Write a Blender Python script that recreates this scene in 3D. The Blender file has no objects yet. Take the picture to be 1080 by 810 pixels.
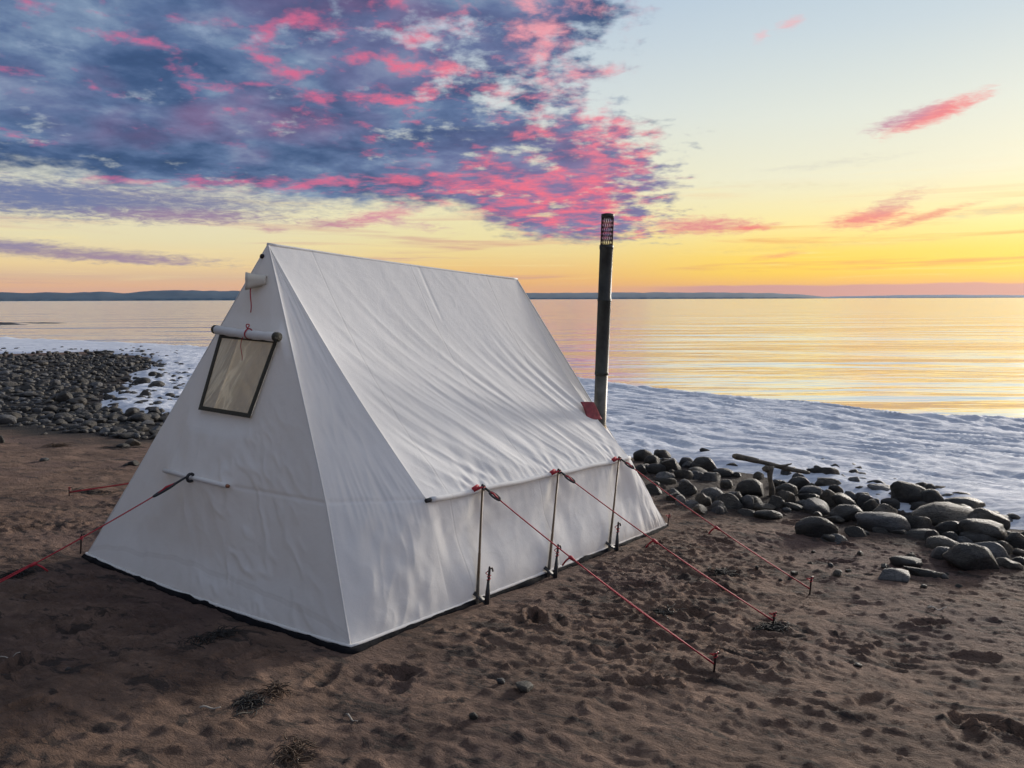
import bpy, bmesh, math, random
import numpy as np
from mathutils import Vector, Matrix, Euler

random.seed(7)
rng = np.random.default_rng(7)
S = bpy.context.scene
COL = S.collection
R = math.radians

# ------------------------------------------------------------------ camera
FPX = 823.4                      # focal length in photo pixels (1080 wide)
CAMH = 1.9
PITCH = math.atan((405 - 315.35) / FPX)
ROLL = math.atan(-3.5 / 1080)

def ray(px, py):
    X, Y = px - 540, py - 405
    c, s = math.cos(ROLL), math.sin(ROLL)
    X, Y = X * c + Y * s, -X * s + Y * c
    r, u = X / FPX, -Y / FPX
    ct, st = math.cos(PITCH), math.sin(PITCH)
    return Vector((r, ct + u * st, -st + u * ct))

CAM = Vector((0, 0, CAMH))
cd = bpy.data.cameras.new('camera'); cam = bpy.data.objects.new('camera', cd); COL.objects.link(cam)
cd.sensor_width = 36; cd.lens = 36 * FPX / 1080; cd.clip_start = .05; cd.clip_end = 60000
fwd = Vector((0, math.cos(PITCH), -math.sin(PITCH)))
up = Vector((0, math.sin(PITCH), math.cos(PITCH)))
rt = Vector((1, 0, 0))
cr, sr = math.cos(ROLL), math.sin(ROLL)
# image axes in the (levelled) camera plane
ix = rt * cr + up * sr * 1.0
iy = -rt * sr + up * cr
# ray(px,py): image right step -> X*c, Y'=-X*s (up = +X*s)
M = Matrix((ix, iy, -fwd)).transposed().to_4x4(); M.translation = CAM
cam.matrix_world = M
S.camera = cam

def azel(px, py):
    d = ray(px, py).normalized()
    return math.degrees(math.atan2(d.x, d.y)), math.degrees(math.asin(d.z))

# ------------------------------------------------------------------ numpy noise
def _hash(ix, iy, seed):
    h = (ix.astype(np.int64) * 374761393 + iy.astype(np.int64) * 668265263 + seed * 1442695041) & 0xffffffff
    h = ((h ^ (h >> 13)) * 1274126177) & 0xffffffff
    return ((h ^ (h >> 16)) & 0xffff) / 65535.0

def perlin(x, y, seed=0):
    x = np.asarray(x, float); y = np.asarray(y, float)
    x0 = np.floor(x); y0 = np.floor(y); fx = x - x0; fy = y - y0
    def g(ox, oy):
        a = _hash(x0 + ox, y0 + oy, seed) * 2 * np.pi
        return np.cos(a) * (fx - ox) + np.sin(a) * (fy - oy)
    u = fx * fx * fx * (fx * (fx * 6 - 15) + 10); v = fy * fy * fy * (fy * (fy * 6 - 15) + 10)
    n0 = g(0, 0) * (1 - u) + g(1, 0) * u
    n1 = g(0, 1) * (1 - u) + g(1, 1) * u
    return (n0 * (1 - v) + n1 * v) * 1.5

def fbm(x, y, o=4, seed=0, gain=.5, lac=2.03):
    a = 1.; t = 0; n = 0
    for k in range(o):
        t = t + a * perlin(x * lac ** k, y * lac ** k, seed + k * 17); n += a; a *= gain
    return t / n

def sstep(a, b, x):
    t = np.clip((x - a) / (b - a), 0, 1)
    return t * t * (3 - 2 * t)

def poly_sd(P, x, y):
    """signed distance to a closed polygon, positive inside"""
    P = np.array(P, float); n = len(P)
    d = np.full(x.shape, 1e18); ins = np.zeros(x.shape, bool)
    for i in range(n):
        a = P[i]; b = P[(i + 1) % n]; e = b - a
        wx = x - a[0]; wy = y - a[1]
        t = np.clip((wx * e[0] + wy * e[1]) / (e @ e), 0, 1)
        d = np.minimum(d, (wx - e[0] * t) ** 2 + (wy - e[1] * t) ** 2)
        if e[1] != 0:
            c = ((a[1] <= y) != (b[1] <= y)) & (x < a[0] + (y - a[1]) / e[1] * e[0])
            ins ^= c
    d = np.sqrt(d)
    return np.where(ins, d, -d)

# ------------------------------------------------------------------ tent figures (metres, from the photo)
K = 1.9 / 1.65
TX, TY, YAW = -.684 * K, 5.279 * K, .9296
RA1, RA2 = -1.112 * K, 1.21 * K          # ridge ends along the axis
RH = 1.885 * K
EA1, EA2 = -.995 * K, 1.137 * K          # eave ends
EW, EH = 1.056 * K, .557 * K
BA1, BA2, BW = -1.642 * K, 1.48 * K, 1.201 * K
GA, GB = .064, -.024
cy_, sy_ = math.cos(YAW), math.sin(YAW)
SLX = -(GA * cy_ + GB * sy_); SLY = -(GA * sy_ - GB * cy_)

def plane_z(x, y):
    return SLX * (x - TX) + SLY * (y - TY)

WATER_Z = -.5
NEAR = [(-400, 60), (-60, 42), (-22, 34), (-19, 35.5), (-14.6, 31.5), (-13.2, 28.5), (-11.6, 24), (-9.6, 18), (-8.4, 16), (-6.2, 15.3),
        (-3, 14), (2.0, 10.9), (3.1, 9.1), (4.45, 6.75), (8, .5), (20, -22), (60, -90), (200, -300)]
FAR = [(-400, 90), (-60, 58), (-32, 48.8), (-23, 43.2), (-16.2, 39.2), (-8, 32), (2.2, 22.2), (4.55, 18.75), (6.6, 16.9),
       (7.8, 15.2), (9.65, 14.7), (14, 11), (25, 2), (50, -25), (90, -90), (240, -300)]
ICE = NEAR + FAR[::-1]
SEA = FAR + [(240, -20000), (20000, -20000), (20000, 20000), (-20000, 20000), (-20000, 90)]

def tent_local(x, y):
    dx, dy = x - TX, y - TY
    return dx * cy_ + dy * sy_, dx * sy_ - dy * cy_

def ground_low(x, y):
    x = np.asarray(x, float); y = np.asarray(y, float)
    p = SLX * (np.clip(x, -30, 30) - TX) + SLY * (np.clip(y, -8, 60) - TY)
    lo = -.42
    k = .1
    h = np.clip(.5 + .5 * (p - lo) / k, 0, 1)
    g = lo * (1 - h) + p * h + k * h * (1 - h)
    sea = poly_sd(SEA, x, y)
    g = g - sstep(-1.0, 4, sea) * 1.2
    return g

FEET = []
for _ in range(120):
    FEET.append((rng.uniform(-4.2, 5.5), rng.uniform(1.7, 8.5), rng.uniform(0, np.pi), rng.uniform(.09, .15), rng.uniform(.012, .034)))

def ground(x, y):
    x = np.asarray(x, float); y = np.asarray(y, float)
    shp = x.shape
    x = x.ravel(); y = y.ravel()
    g = ground_low(x, y)
    near = sstep(40, 10, np.hypot(x, y))
    a, b = tent_local(x, y)
    dt = np.maximum(np.maximum(BA1 - a, a - BA2), np.abs(b) - BW)
    calm = (.28 + .72 * sstep(.02, .35, dt)) * (.1 + .9 * sstep(.1, -.6, poly_sd(ICE, x, y)))
    n = fbm(x * .9, y * .9, 3, 1) * .05
    # wind scoured ridges running up-left to down-right
    wx = x + .10 * perlin(x * 2, y * 2, 5); wy = y + .10 * perlin(x * 2, y * 2, 6)
    q = (wx * .86 - wy * .5); p = (wx * .5 + wy * .86)
    rough = .42 + .58 * sstep(-.05, .40, fbm(x * .6 + 3, y * .6, 3, 9))
    r1 = 1 - np.abs(fbm(q * 1.6, p * 3.6, 4, 21)) * 2.4
    r2 = fbm(q * 5, p * 9, 3, 31)
    r3 = 1 - np.abs(fbm(q * 7 + 5, p * 13, 3, 41)) * 3.2
    n = n + rough * (0.013 * np.clip(r1, -1, 1) ** 3 + .008 * r2 + .013 * np.clip(r3, -1, 1))
    lump = np.clip(fbm(x * 7, y * 7, 3, 77) - .12, 0, 1)
    n = n + rough * .030 * lump
    crumb = np.clip(fbm(x * 15, y * 15, 2, 78) - .2, 0, 1); n = n + rough * .06 * crumb
    for fx, fy, an, L, dp in FEET:
        m = (np.abs(x - fx) < .5) & (np.abs(y - fy) < .5)
        if not m.any(): continue
        dx = x[m] - fx; dy = y[m] - fy
        u = (dx * math.cos(an) + dy * math.sin(an)) / L; v = (-dx * math.sin(an) + dy * math.cos(an)) / (L * .42)
        v = v * (1 + .25 * u)
        d = np.sqrt(u * u + v * v) + .25 * fbm(dx * 14 + fx, dy * 14, 2, 3)
        n[m] += -dp * sstep(1.05, .62, d) + dp * .55 * np.exp(-((d - 1.22) / .2) ** 2)
    g = g + n * near * calm
    return g.reshape(shp)

def _sd1(P, x, y):
    best = 1e18; ins = False; n = len(P)
    for i in range(n):
        ax, ay = P[i]; bx_, by_ = P[(i + 1) % n]; ex, ey = bx_ - ax, by_ - ay
        t = max(0., min(1., ((x - ax) * ex + (y - ay) * ey) / (ex * ex + ey * ey)))
        best = min(best, (x - ax - ex * t) ** 2 + (y - ay - ey * t) ** 2)
        if ey and ((ay <= y) != (by_ <= y)) and x < ax + (y - ay) / ey * ex: ins = not ins
    return math.sqrt(best) * (1 if ins else -1)

def gz(x, y):
    """height of the beach without its fine relief"""
    p = SLX * (min(max(x, -30), 30) - TX) + SLY * (min(max(y, -8), 60) - TY)
    h = min(1., max(0., .5 + .5 * (p + .42) / .1))
    g = -.42 * (1 - h) + p * h + .1 * h * (1 - h)
    if y > 9:
        s = min(1., max(0., (_sd1(SEA, x, y) + 1) / 5)); g -= s * s * (3 - 2 * s) * 1.2
    return g

SAND = None
def gzf(x, y):
    """height of the finished sand sheet, relief included"""
    gx_, gy_, Z_ = SAND
    i = min(max(int(np.searchsorted(gx_, x)) - 1, 0), len(gx_) - 2); j = min(max(int(np.searchsorted(gy_, y)) - 1, 0), len(gy_) - 2)
    u = (x - gx_[i]) / (gx_[i + 1] - gx_[i]); v = (y - gy_[j]) / (gy_[j + 1] - gy_[j])
    return float((Z_[j, i] * (1 - u) + Z_[j, i + 1] * u) * (1 - v) + (Z_[j + 1, i] * (1 - u) + Z_[j + 1, i + 1] * u) * v)

def on_ground(px, py, dz=0.):
    d = ray(px, py)
    t = 2.
    for _ in range(40):
        p = CAM + d * t
        g = gz(p.x, p.y) + dz
        t += (p.z - g) / (-d.z + .05)
    return CAM + d * t

# ------------------------------------------------------------------ object helpers
def link(o):
    COL.objects.link(o); return o

def tag(o, label=None, cat=None, group=None, kind=None):
    if label: o['label'] = label
    if cat: o['category'] = cat
    if group: o['group'] = group
    if kind: o['kind'] = kind
    return o

def mesh_obj(name, verts, faces, mat, parent=None, smooth=True):
    me = bpy.data.meshes.new(name)
    me.from_pydata([tuple(v) for v in verts], [], faces)
    me.update()
    if smooth:
        me.polygons.foreach_set('use_smooth', [True] * len(me.polygons))
    if mat: me.materials.append(mat)
    o = link(bpy.data.objects.new(name, me))
    if parent: o.parent = parent
    return o

def grid_obj(name, P, mat, parent=None, keep=None, uv=False):
    """P: (n,m,3) array"""
    n, m = P.shape[:2]
    me = bpy.data.meshes.new(name)
    idx = np.arange(n * m).reshape(n, m)
    q = np.stack([idx[:-1, :-1], idx[:-1, 1:], idx[1:, 1:], idx[1:, :-1]], -1).reshape(-1, 4)
    if keep is not None:
        q = q[keep.reshape(-1)]
    me.vertices.add(n * m); me.vertices.foreach_set('co', P.reshape(-1).astype(np.float32))
    me.loops.add(q.size); me.loops.foreach_set('vertex_index', q.reshape(-1).astype(np.int32))
    me.polygons.add(len(q)); me.polygons.foreach_set('loop_start', np.arange(0, q.size, 4, dtype=np.int32))
    me.polygons.foreach_set('use_smooth', np.ones(len(q), bool))
    me.update(calc_edges=True); me.validate()
    if mat: me.materials.append(mat)
    o = link(bpy.data.objects.new(name, me))
    if parent: o.parent = parent
    return o

class MB:
    def __init__(s): s.v = []; s.f = []
    def add(s, v, f):
        o = len(s.v); s.v += [tuple(p) for p in v]; s.f += [tuple(i + o for i in q) for q in f]
    def tube(s, pts, r, n=8, caps=True):
        pts = [Vector(p) for p in pts]
        rs = r if isinstance(r, (list, tuple)) else [r] * len(pts)
        V = []; F = []
        t0 = (pts[1] - pts[0]).normalized()
        nrm = t0.orthogonal().normalized()
        for i, p in enumerate(pts):
            t = (pts[min(i + 1, len(pts) - 1)] - pts[max(i - 1, 0)]).normalized()
            nrm = (nrm - t * nrm.dot(t)).normalized(); b = t.cross(nrm)
            for k in range(n):
                a = 2 * math.pi * k / n
                V.append(p + (nrm * math.cos(a) + b * math.sin(a)) * rs[i])
        for i in range(len(pts) - 1):
            for k in range(n):
                F.append((i * n + k, i * n + (k + 1) % n, (i + 1) * n + (k + 1) % n, (i + 1) * n + k))
        if caps:
            F.append(tuple(range(n - 1, -1, -1))); F.append(tuple((len(pts) - 1) * n + k for k in range(n)))
        s.add(V, F); return s
    def box(s, c, x, y, z, ax=None):
        """box with half sizes x,y,z about centre c, axes ax (3 vectors)"""
        ax = ax or (Vector((1, 0, 0)), Vector((0, 1, 0)), Vector((0, 0, 1)))
        c = Vector(c); V = []
        for i in (-1, 1):
            for j in (-1, 1):
                for k in (-1, 1): V.append(c + ax[0] * x * i + ax[1] * y * j + ax[2] * z * k)
        s.add(V, [(0, 1, 3, 2), (4, 6, 7, 5), (0, 4, 5, 1), (2, 3, 7, 6), (0, 2, 6, 4), (1, 5, 7, 3)]); return s
    def strip(s, pts, w, side, t=.003):
        """flat webbing of width w and thickness t along pts; side = width direction"""
        pts = [Vector(p) for p in pts]; V = []; F = []
        for i, p in enumerate(pts):
            tg = (pts[min(i + 1, len(pts) - 1)] - pts[max(i - 1, 0)]).normalized()
            sd = (side - tg * side.dot(tg)).normalized(); nn = tg.cross(sd)
            V += [p + sd * w / 2 + nn * t / 2, p - sd * w / 2 + nn * t / 2, p - sd * w / 2 - nn * t / 2, p + sd * w / 2 - nn * t / 2]
        for i in range(len(pts) - 1):
            for k in range(4):
                F.append((i * 4 + k, i * 4 + (k + 1) % 4, i * 4 + 4 + (k + 1) % 4, i * 4 + 4 + k))
        F.append((3, 2, 1, 0)); e = (len(pts) - 1) * 4; F.append((e, e + 1, e + 2, e + 3))
        s.add(V, F); return s
    def build(s, name, mat, parent=None, smooth=True):
        return mesh_obj(name, s.v, s.f, mat, parent, smooth)

def empty(name, loc, rz=0.):
    o = link(bpy.data.objects.new(name, None)); o.location = loc; o.rotation_euler = (0, 0, rz); o.empty_display_size = .1
    return o

# ------------------------------------------------------------------ node helper
class Sk:
    """socket with arithmetic"""
    def __init__(s, nt, sock): s.nt = nt; s.s = sock
    def _m(s, op, *o, clamp=False):
        n = s.nt.nodes.new('ShaderNodeMath'); n.operation = op; n.use_clamp = clamp
        for i, v in enumerate((s,) + o):
            if isinstance(v, Sk): s.nt.links.new(v.s, n.inputs[i])
            else: n.inputs[i].default_value = v
        return Sk(s.nt, n.outputs[0])
    def __add__(s, o): return s._m('ADD', o)
    __radd__ = __add__
    def __mul__(s, o): return s._m('MULTIPLY', o)
    __rmul__ = __mul__
    def __sub__(s, o): return s._m('SUBTRACT', o)
    def __rsub__(s, o): return (s * -1.0) + o
    def __truediv__(s, o): return s._m('DIVIDE', o)
    def pow(s, e): return s._m('POWER', e)
    def max(s, o): return s._m('MAXIMUM', o)
    def min(s, o): return s._m('MINIMUM', o)
    def clamp(s): return s._m('ADD', 0.0, clamp=True)
    def ss(s, a, b):
        n = s.nt.nodes.new('ShaderNodeMapRange'); n.interpolation_type = 'SMOOTHSTEP'
        s.nt.links.new(s.s, n.inputs[0])
        if a < b:
            n.inputs[1].default_value = a; n.inputs[2].default_value = b; n.inputs[3].default_value = 0; n.inputs[4].default_value = 1
        else:
            n.inputs[1].default_value = b; n.inputs[2].default_value = a; n.inputs[3].default_value = 1; n.inputs[4].default_value = 0
        return Sk(s.nt, n.outputs[0])
    def exp_neg(s):
        return s.nt and Sk(s.nt, s.s)._m('MULTIPLY', -1.0)._m('EXPONENT')

def lin(c):
    f = lambda v: v / 12.92 if v <= .04045 else ((v + .055) / 1.055) ** 2.4
    return tuple(f(v / 255) for v in c) + (1,)

def ramp(nt, fac, stops, interp='LINEAR'):
    n = nt.nodes.new('ShaderNodeValToRGB'); n.color_ramp.interpolation = interp
    e = n.color_ramp.elements
    while len(e) > 1: e.remove(e[-1])
    e[0].position = stops[0][0]; e[0].color = stops[0][1]
    for p, c in stops[1:]:
        k = e.new(p); k.color = c
    nt.links.new(fac.s, n.inputs[0])
    return Sk(nt, n.outputs[0])

def mixc(nt, fac, a, b, mode='MIX'):
    n = nt.nodes.new('ShaderNodeMix'); n.data_type = 'RGBA'; n.blend_type = mode
    for i, v in ((0, fac), (6, a), (7, b)):
        if isinstance(v, Sk): nt.links.new(v.s, n.inputs[i])
        else: n.inputs[i].default_value = v
    return Sk(nt, n.outputs[2])

def vec(nt, x, y, z=0.):
    n = nt.nodes.new('ShaderNodeCombineXYZ')
    for i, v in enumerate((x, y, z)):
        if isinstance(v, Sk): nt.links.new(v.s, n.inputs[i])
        else: n.inputs[i].default_value = v
    return Sk(nt, n.outputs[0])

def noise(nt, v, scale, detail=4, rough=.55, dist=0., out=0, lac=2.):
    n = nt.nodes.new('ShaderNodeTexNoise')
    if v is not None: nt.links.new(v.s, n.inputs['Vector'])
    n.inputs['Scale'].default_value = scale; n.inputs['Detail'].default_value = detail
    n.inputs['Roughness'].default_value = rough; n.inputs['Distortion'].default_value = dist
    n.inputs['Lacunarity'].default_value = lac
    return Sk(nt, n.outputs[out])

def curve(nt, x, pts, x0, x1):
    """piecewise-smooth function of x given as (x, y) points"""
    ys = [p[1] for p in pts]; y0, y1 = min(ys), max(ys)
    f = ((x - x0) / (x1 - x0)).clamp()
    n = nt.nodes.new('ShaderNodeFloatCurve'); c = n.mapping.curves[0]
    P = [((p[0] - x0) / (x1 - x0), (p[1] - y0) / (y1 - y0)) for p in pts]
    c.points[0].location = P[0]; c.points[1].location = P[-1]
    for p in P[1:-1]: c.points.new(*p)
    for q in c.points: q.handle_type = 'AUTO_CLAMPED'
    n.mapping.update()
    nt.links.new(f.s, n.inputs['Value'])
    return Sk(nt, n.outputs[0]) * (y1 - y0) + y0

def new_mat(name):
    m = bpy.data.materials.new(name); m.use_nodes = True
    nt = m.node_tree
    b = nt.nodes['Principled BSDF']
    return m, nt, b

def setc(nt, sock, v):
    if isinstance(v, Sk): nt.links.new(v.s, sock)
    else: sock.default_value = v

def simple(name, col, rough=.6, metal=0., var=.15, scale=30., bump=.0, bscale=200., spec=.5):
    m, nt, b = new_mat(name)
    tc = nt.nodes.new('ShaderNodeTexCoord'); ob = Sk(nt, tc.outputs['Object'])
    n = noise(nt, ob, scale, 5, .6)
    c2 = tuple(max(0, c * (1 - var * 2)) for c in col) + (1,)
    c1 = tuple(min(1, c * (1 + var)) for c in col) + (1,)
    setc(nt, b.inputs['Base Color'], ramp(nt, n, [(.3, c2), (.7, c1)]))
    b.inputs['Roughness'].default_value = rough; b.inputs['Metallic'].default_value = metal
    b.inputs['Specular IOR Level'].default_value = spec
    if bump:
        bn = nt.nodes.new('ShaderNodeBump'); bn.inputs['Strength'].default_value = bump; bn.inputs['Distance'].default_value = .005
        nt.links.new(noise(nt, ob, bscale, 3).s, bn.inputs['Height']); nt.links.new(bn.outputs[0], b.inputs['Normal'])
    return m

# ------------------------------------------------------------------ WORLD: dusk sky with lit clouds
SUN_AZ, SUN_EL = 40.5, 9.5
def build_world():
    w = bpy.data.worlds.new('World'); S.world = w; w.use_nodes = True
    nt = w.node_tree; nt.nodes.clear()
    tc = nt.nodes.new('ShaderNodeTexCoord')
    sp = nt.nodes.new('ShaderNodeSeparateXYZ'); nt.links.new(tc.outputs['Generated'], sp.inputs[0])
    x, y, z = (Sk(nt, o) for o in sp.outputs)
    DEG = 180 / math.pi
    az = x._m('ARCTAN2', y) * DEG
    el = z.max(-1.)._m('ARCSINE') * DEG
    hz = z.max(0.) + .20
    px = x / hz; py = y / hz                      # a flat cloud deck seen in perspective
    cl = vec(nt, px, py, 0.)
    ae = vec(nt, az, el, 0.)
    # --- clear sky: three elevation ramps blended over azimuth
    f = (el / 30.).clamp()
    T = lambda L: [(e / 30., lin(c)) for e, c in L]
    rR = ramp(nt, f, T([(0, (222, 152, 116)), (.75, (232, 152, 96)), (.95, (255, 184, 8)), (1.8, (255, 208, 0)), (3.0, (254, 214, 72)), (5, (249, 229, 152)),
                        (8, (236, 231, 200)), (12, (222, 226, 214)), (17, (198, 211, 217)), (22, (176, 196, 214)), (30, (148, 176, 214))]))
    rC = ramp(nt, f, T([(0, (238, 160, 90)), (.8, (248, 172, 54)), (1.6, (244, 186, 92)), (3, (240, 208, 132)), (4.5, (236, 220, 160)), (8, (234, 228, 192)),
                        (13, (212, 219, 216)), (20, (180, 197, 214)), (30, (140, 165, 205))]))
    rL = ramp(nt, f, T([(0, (242, 164, 100)), (.9, (243, 180, 112)), (1.5, (226, 184, 138)), (2.3, (240, 208, 146)), (4, (232, 218, 172)), (6, (230, 222, 188)),
                        (9, (202, 207, 202)), (15, (150, 166, 190)), (30, (120, 140, 175))]))
    base = mixc(nt, az.ss(-22, -2), rL, rC)
    base = mixc(nt, az.ss(2, 20), base, rR)
    # thin level streaks near the horizon
    st = noise(nt, vec(nt, az * .05, el * 1.1, 3.), 1.0, 5, .6, .4)
    st2 = noise(nt, vec(nt, az * .09, el * 2.3, 9.), 1.0, 4, .6, .6)
    lowm = el.ss(9, 2.5)
    streak_col = mixc(nt, az.ss(-10, 22), lin((205, 150, 140)), lin((236, 150, 66)))
    base = mixc(nt, st.ss(.52, .72) * lowm * .85, base, streak_col)
    base = mixc(nt, st2.ss(.55, .75) * el.ss(11, 4) * el.ss(.8, 2) * .5, base, lin((250, 226, 150)))
    # low bank of dusky cloud on the right horizon
    bank_top = noise(nt, vec(nt, az * .12, 0., 1.), 1.0, 3) * .9 + .45
    base = mixc(nt, (bank_top - el).ss(-.05, .08) * az.ss(9, 15), base, lin((222, 146, 112)))
    # --- the big cloud mass, outline in azimuth / elevation
    A = azel
    n1 = noise(nt, vec(nt, px, py, 1.), 11., 5, .60)
    n1b = noise(nt, vec(nt, az * .09, el * .16, 4.), 1., 5, .62)
    elmin = curve(nt, az, [(-60, 7.5)] + [A(*p) for p in ((0, 182), (60, 184), (130, 194), (270, 206), (340, 218), (430, 212), (520, 238), (600, 254), (680, 256))] + [(40, 3.5)], -60, 40)
    R_ = [(254, 694), (225, 702), (205, 704), (170, 690), (130, 684), (100, 634), (70, 640), (30, 652), (0, 662)]
    azmax = curve(nt, el, [(0, A(690, 260)[0])] + sorted([(A(xx, yy)[1], A(xx, yy)[0]) for yy, xx in R_]) + [(50, 5.)], 0, 50)
    wob = n1b - .5
    fine_ = n1 - .5
    inb = (el - elmin + wob * 3. + fine_ * 2.2).ss(-.5, .9)
    inr = (azmax - az + wob * 11. + fine_ * 18.).ss(-1.6, 4.2)
    mass = inb * inr
    mass = mass * el.ss(80, 40)
    # body colour : blue grey, lighter and darker puffs
    tex = noise(nt, vec(nt, px, py, 7.), 4.8, 6, .57, .15)
    tex2 = noise(nt, vec(nt, az * .05, el * .15, 2.), 1., 5, .6, .5)
    bodyv = tex * .75 + tex2 * .45 - .05
    body = ramp(nt, bodyv, [(.36, lin((40, 62, 100))), (.47, lin((60, 82, 122))), (.57, lin((88, 108, 146))), (.67, lin((122, 142, 170))), (.80, lin((176, 190, 205)))])
    mauve = noise(nt, vec(nt, az * .06, el * .14, 12.), 1., 3, .55)
    body = mixc(nt, mauve.ss(.50, .70) * .30, body, lin((126, 104, 146)))
    # pink sunlit parts
    def blob(px_, py_, rx, ry, rot=0.):
        a0, e0 = A(px_, py_); k = DEG / FPX
        dx = az - a0; dy = el - e0
        c, s_ = math.cos(R(rot)), math.sin(R(rot))
        u = (dx * c + dy * s_) / (rx * k); v = (dx * -s_ + dy * c) / (ry * k)
        return (u * u + v * v).exp_neg()
    fan = blob(600, 210, 130, 48, -6)
    bias = fan * .12 + blob(530, 212, 150, 30, -10) * .06 + blob(420, 45, 50, 50) * .13 + blob(600, 40, 100, 85) * .14
    bias = bias + blob(250, 194, 190, 9, 2) * .19 + blob(310, 95, 110, 60) * .075 + blob(650, 140, 45, 35) * .15 + blob(110, 12, 190, 30) * .07 + blob(5, 142, 26, 10) * .16 + blob(60, 95, 80, 12) * .06
    pn = noise(nt, vec(nt, px, py, 21.), 8., 6, .60, .12)
    rip = noise(nt, vec(nt, px * 9., py * 13., 31.), 1., 4, .6, .3)
    ripw = el.ss(12., 7.5)
    pv = az.ss(-5, -16) * -.035 + pn * (1 - .62 * ripw) + rip * .62 * ripw + bias
    pk = pv.ss(.55, .77)
    pinkc = mixc(nt, az.ss(-22, 4), lin((206, 100, 140)), lin((245, 100, 122)))
    pinkc = mixc(nt, (blob(620, 15, 120, 95) * 1.3).clamp(), pinkc, lin((243, 160, 168)))
    body = mixc(nt, (fan * 1.1).clamp() * .75, body, lin((128, 104, 150)))
    soft = noise(nt, vec(nt, az * .10, el * .22, 61.), 1., 3, .5) + blob(120, 20, 160, 40) * .10 + blob(300, 120, 140, 60) * .05
    body = mixc(nt, soft.ss(.54, .76) * .30, body, lin((172, 104, 142)))
    cloud = mixc(nt, pk * .9, body, pinkc)
    # breaks in the deck where the sky shows
    gap = noise(nt, vec(nt, px, py, 41.), 8.5, 5, .58) + blob(525, 115, 60, 60) * .07 + blob(640, 40, 110, 110) * .08 + blob(570, 200, 60, 40) * .03 + blob(440, 40, 50, 40) * .06
    gapm = gap.ss(.575, .80) * .9
    base = mixc(nt, mass * (1 - gapm), base, cloud)
    # --- smaller clouds : (px, py, rx, ry, tilt, colour, strength)
    small = [
        (110, 213, 190, 15, 1, (112, 112, 150), 1.05), (30, 205, 90, 14, -2, (105, 115, 155), 1.0), (200, 228, 90, 7, 0, (150, 120, 150), .9),
        (60, 266, 140, 6, -3, (150, 128, 150), 1.0), (130, 273, 70, 4, -2, (160, 130, 150), .9), (10, 258, 40, 5, 0, (140, 125, 155), .9),
        (352, 236, 36, 4.5, 0, (185, 125, 145), .95), (400, 228, 46, 7, 12, (214, 130, 150), .9), (288, 242, 18, 3, 0, (190, 135, 150), .8), (430, 236, 60, 6, -8, (200, 140, 160), .6),
        (985, 120, 42, 7, 17, (236, 104, 112), 1.1), (955, 125, 36, 6.5, 14, (186, 130, 156), .85), (915, 230, 36, 7, 8, (236, 108, 108), 1.05), (942, 215, 34, 8, 22, (214, 146, 140), .75), (975, 229, 44, 4, 14, (228, 130, 110), .95),
        (740, 238, 60, 8, 0, (222, 118, 128), .95), (795, 240, 22, 3, 4, (238, 110, 110), .9), (802, 38, 9, 5, 30, (232, 186, 190), .75), (833, 25, 14, 5, 10, (232, 178, 182), .8),
        (820, 270, 26, 2.5, 6, (246, 160, 90), .9), (1060, 221, 60, 4, 6, (200, 185, 150), .7), (880, 172, 80, 5, 4, (212, 208, 190), .6), (820, 196, 120, 5, -3, (224, 212, 172), .5), (880, 258, 150, 4, 2, (232, 196, 110), .6),
    ]
    brk = noise(nt, vec(nt, az * .9, el * 4.2, 51.), 1., 5, .7, .5)
    brkp = (brk - .5) * 3.2
    for (a_, b_, rx, ry, ro, c, s_) in small:
        B_ = blob(a_, b_, rx * 1.15, ry * 1.3, ro)
        m = (B_ * s_ * 1.15 + brkp * .5 - .30).ss(-.05, 1.0) * B_.ss(.05, .4)
        base = mixc(nt, m * .92, base, lin(c))
    # --- the rest of the dome, behind the camera and overhead
    behind = az._m('ABSOLUTE').ss(50, 105)
    rB = ramp(nt, f, [(0, (.25, .235, .30, 1)), (.2, (.31, .29, .37, 1)), (.6, (.28, .30, .40, 1)), (1, (.27, .31, .43, 1))])
    over = el.ss(24, 42)
    rest = mixc(nt, over, rB, (.31, .36, .46, 1))
    side_ = x * .68 + 1.06                        # brighter towards the sunset side
    rest = mixc(nt, 1.0, rest, vec(nt, side_, side_, side_), 'MULTIPLY')
    # warm glow of the sunset beyond the right edge of the view
    gd = vec(nt, x, y, z)
    dot = nt.nodes.new('ShaderNodeVectorMath'); dot.operation = 'DOT_PRODUCT'
    nt.links.new(gd.s, dot.inputs[0]); dot.inputs[1].default_value = (math.sin(R(66)) * math.cos(R(4)), math.cos(R(66)) * math.cos(R(4)), math.sin(R(4)))
    glow = Sk(nt, dot.outputs['Value']).ss(.91, .99)
    glowc = (3.2, 2.45, 1.55, 1)
    # Sky Texture of the same hour
    sk = nt.nodes.new('ShaderNodeTexSky'); sk.sky_type = 'NISHITA'; sk.sun_disc = False
    sk.sun_elevation = R(SUN_EL); sk.sun_rotation = R(SUN_AZ); sk.ozone_density = 2.
    def bg(c, st):
        n = nt.nodes.new('ShaderNodeBackground'); setc(nt, n.inputs[0], c); n.inputs[1].default_value = st; return n.outputs[0]
    def mixs(f, a_, b_):
        n = nt.nodes.new('ShaderNodeMixShader'); nt.links.new(f.s, n.inputs[0]); nt.links.new(a_, n.inputs[1]); nt.links.new(b_, n.inputs[2]); return n.outputs[0]
    sh = mixs(behind.max(over), bg(base, .91), bg(rest, .97))
    sh = mixs(glow, sh, bg(glowc, .97))
    ad = nt.nodes.new('ShaderNodeAddShader'); nt.links.new(sh, ad.inputs[0]); nt.links.new(bg(Sk(nt, sk.outputs[0]), .006), ad.inputs[1])
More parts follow.
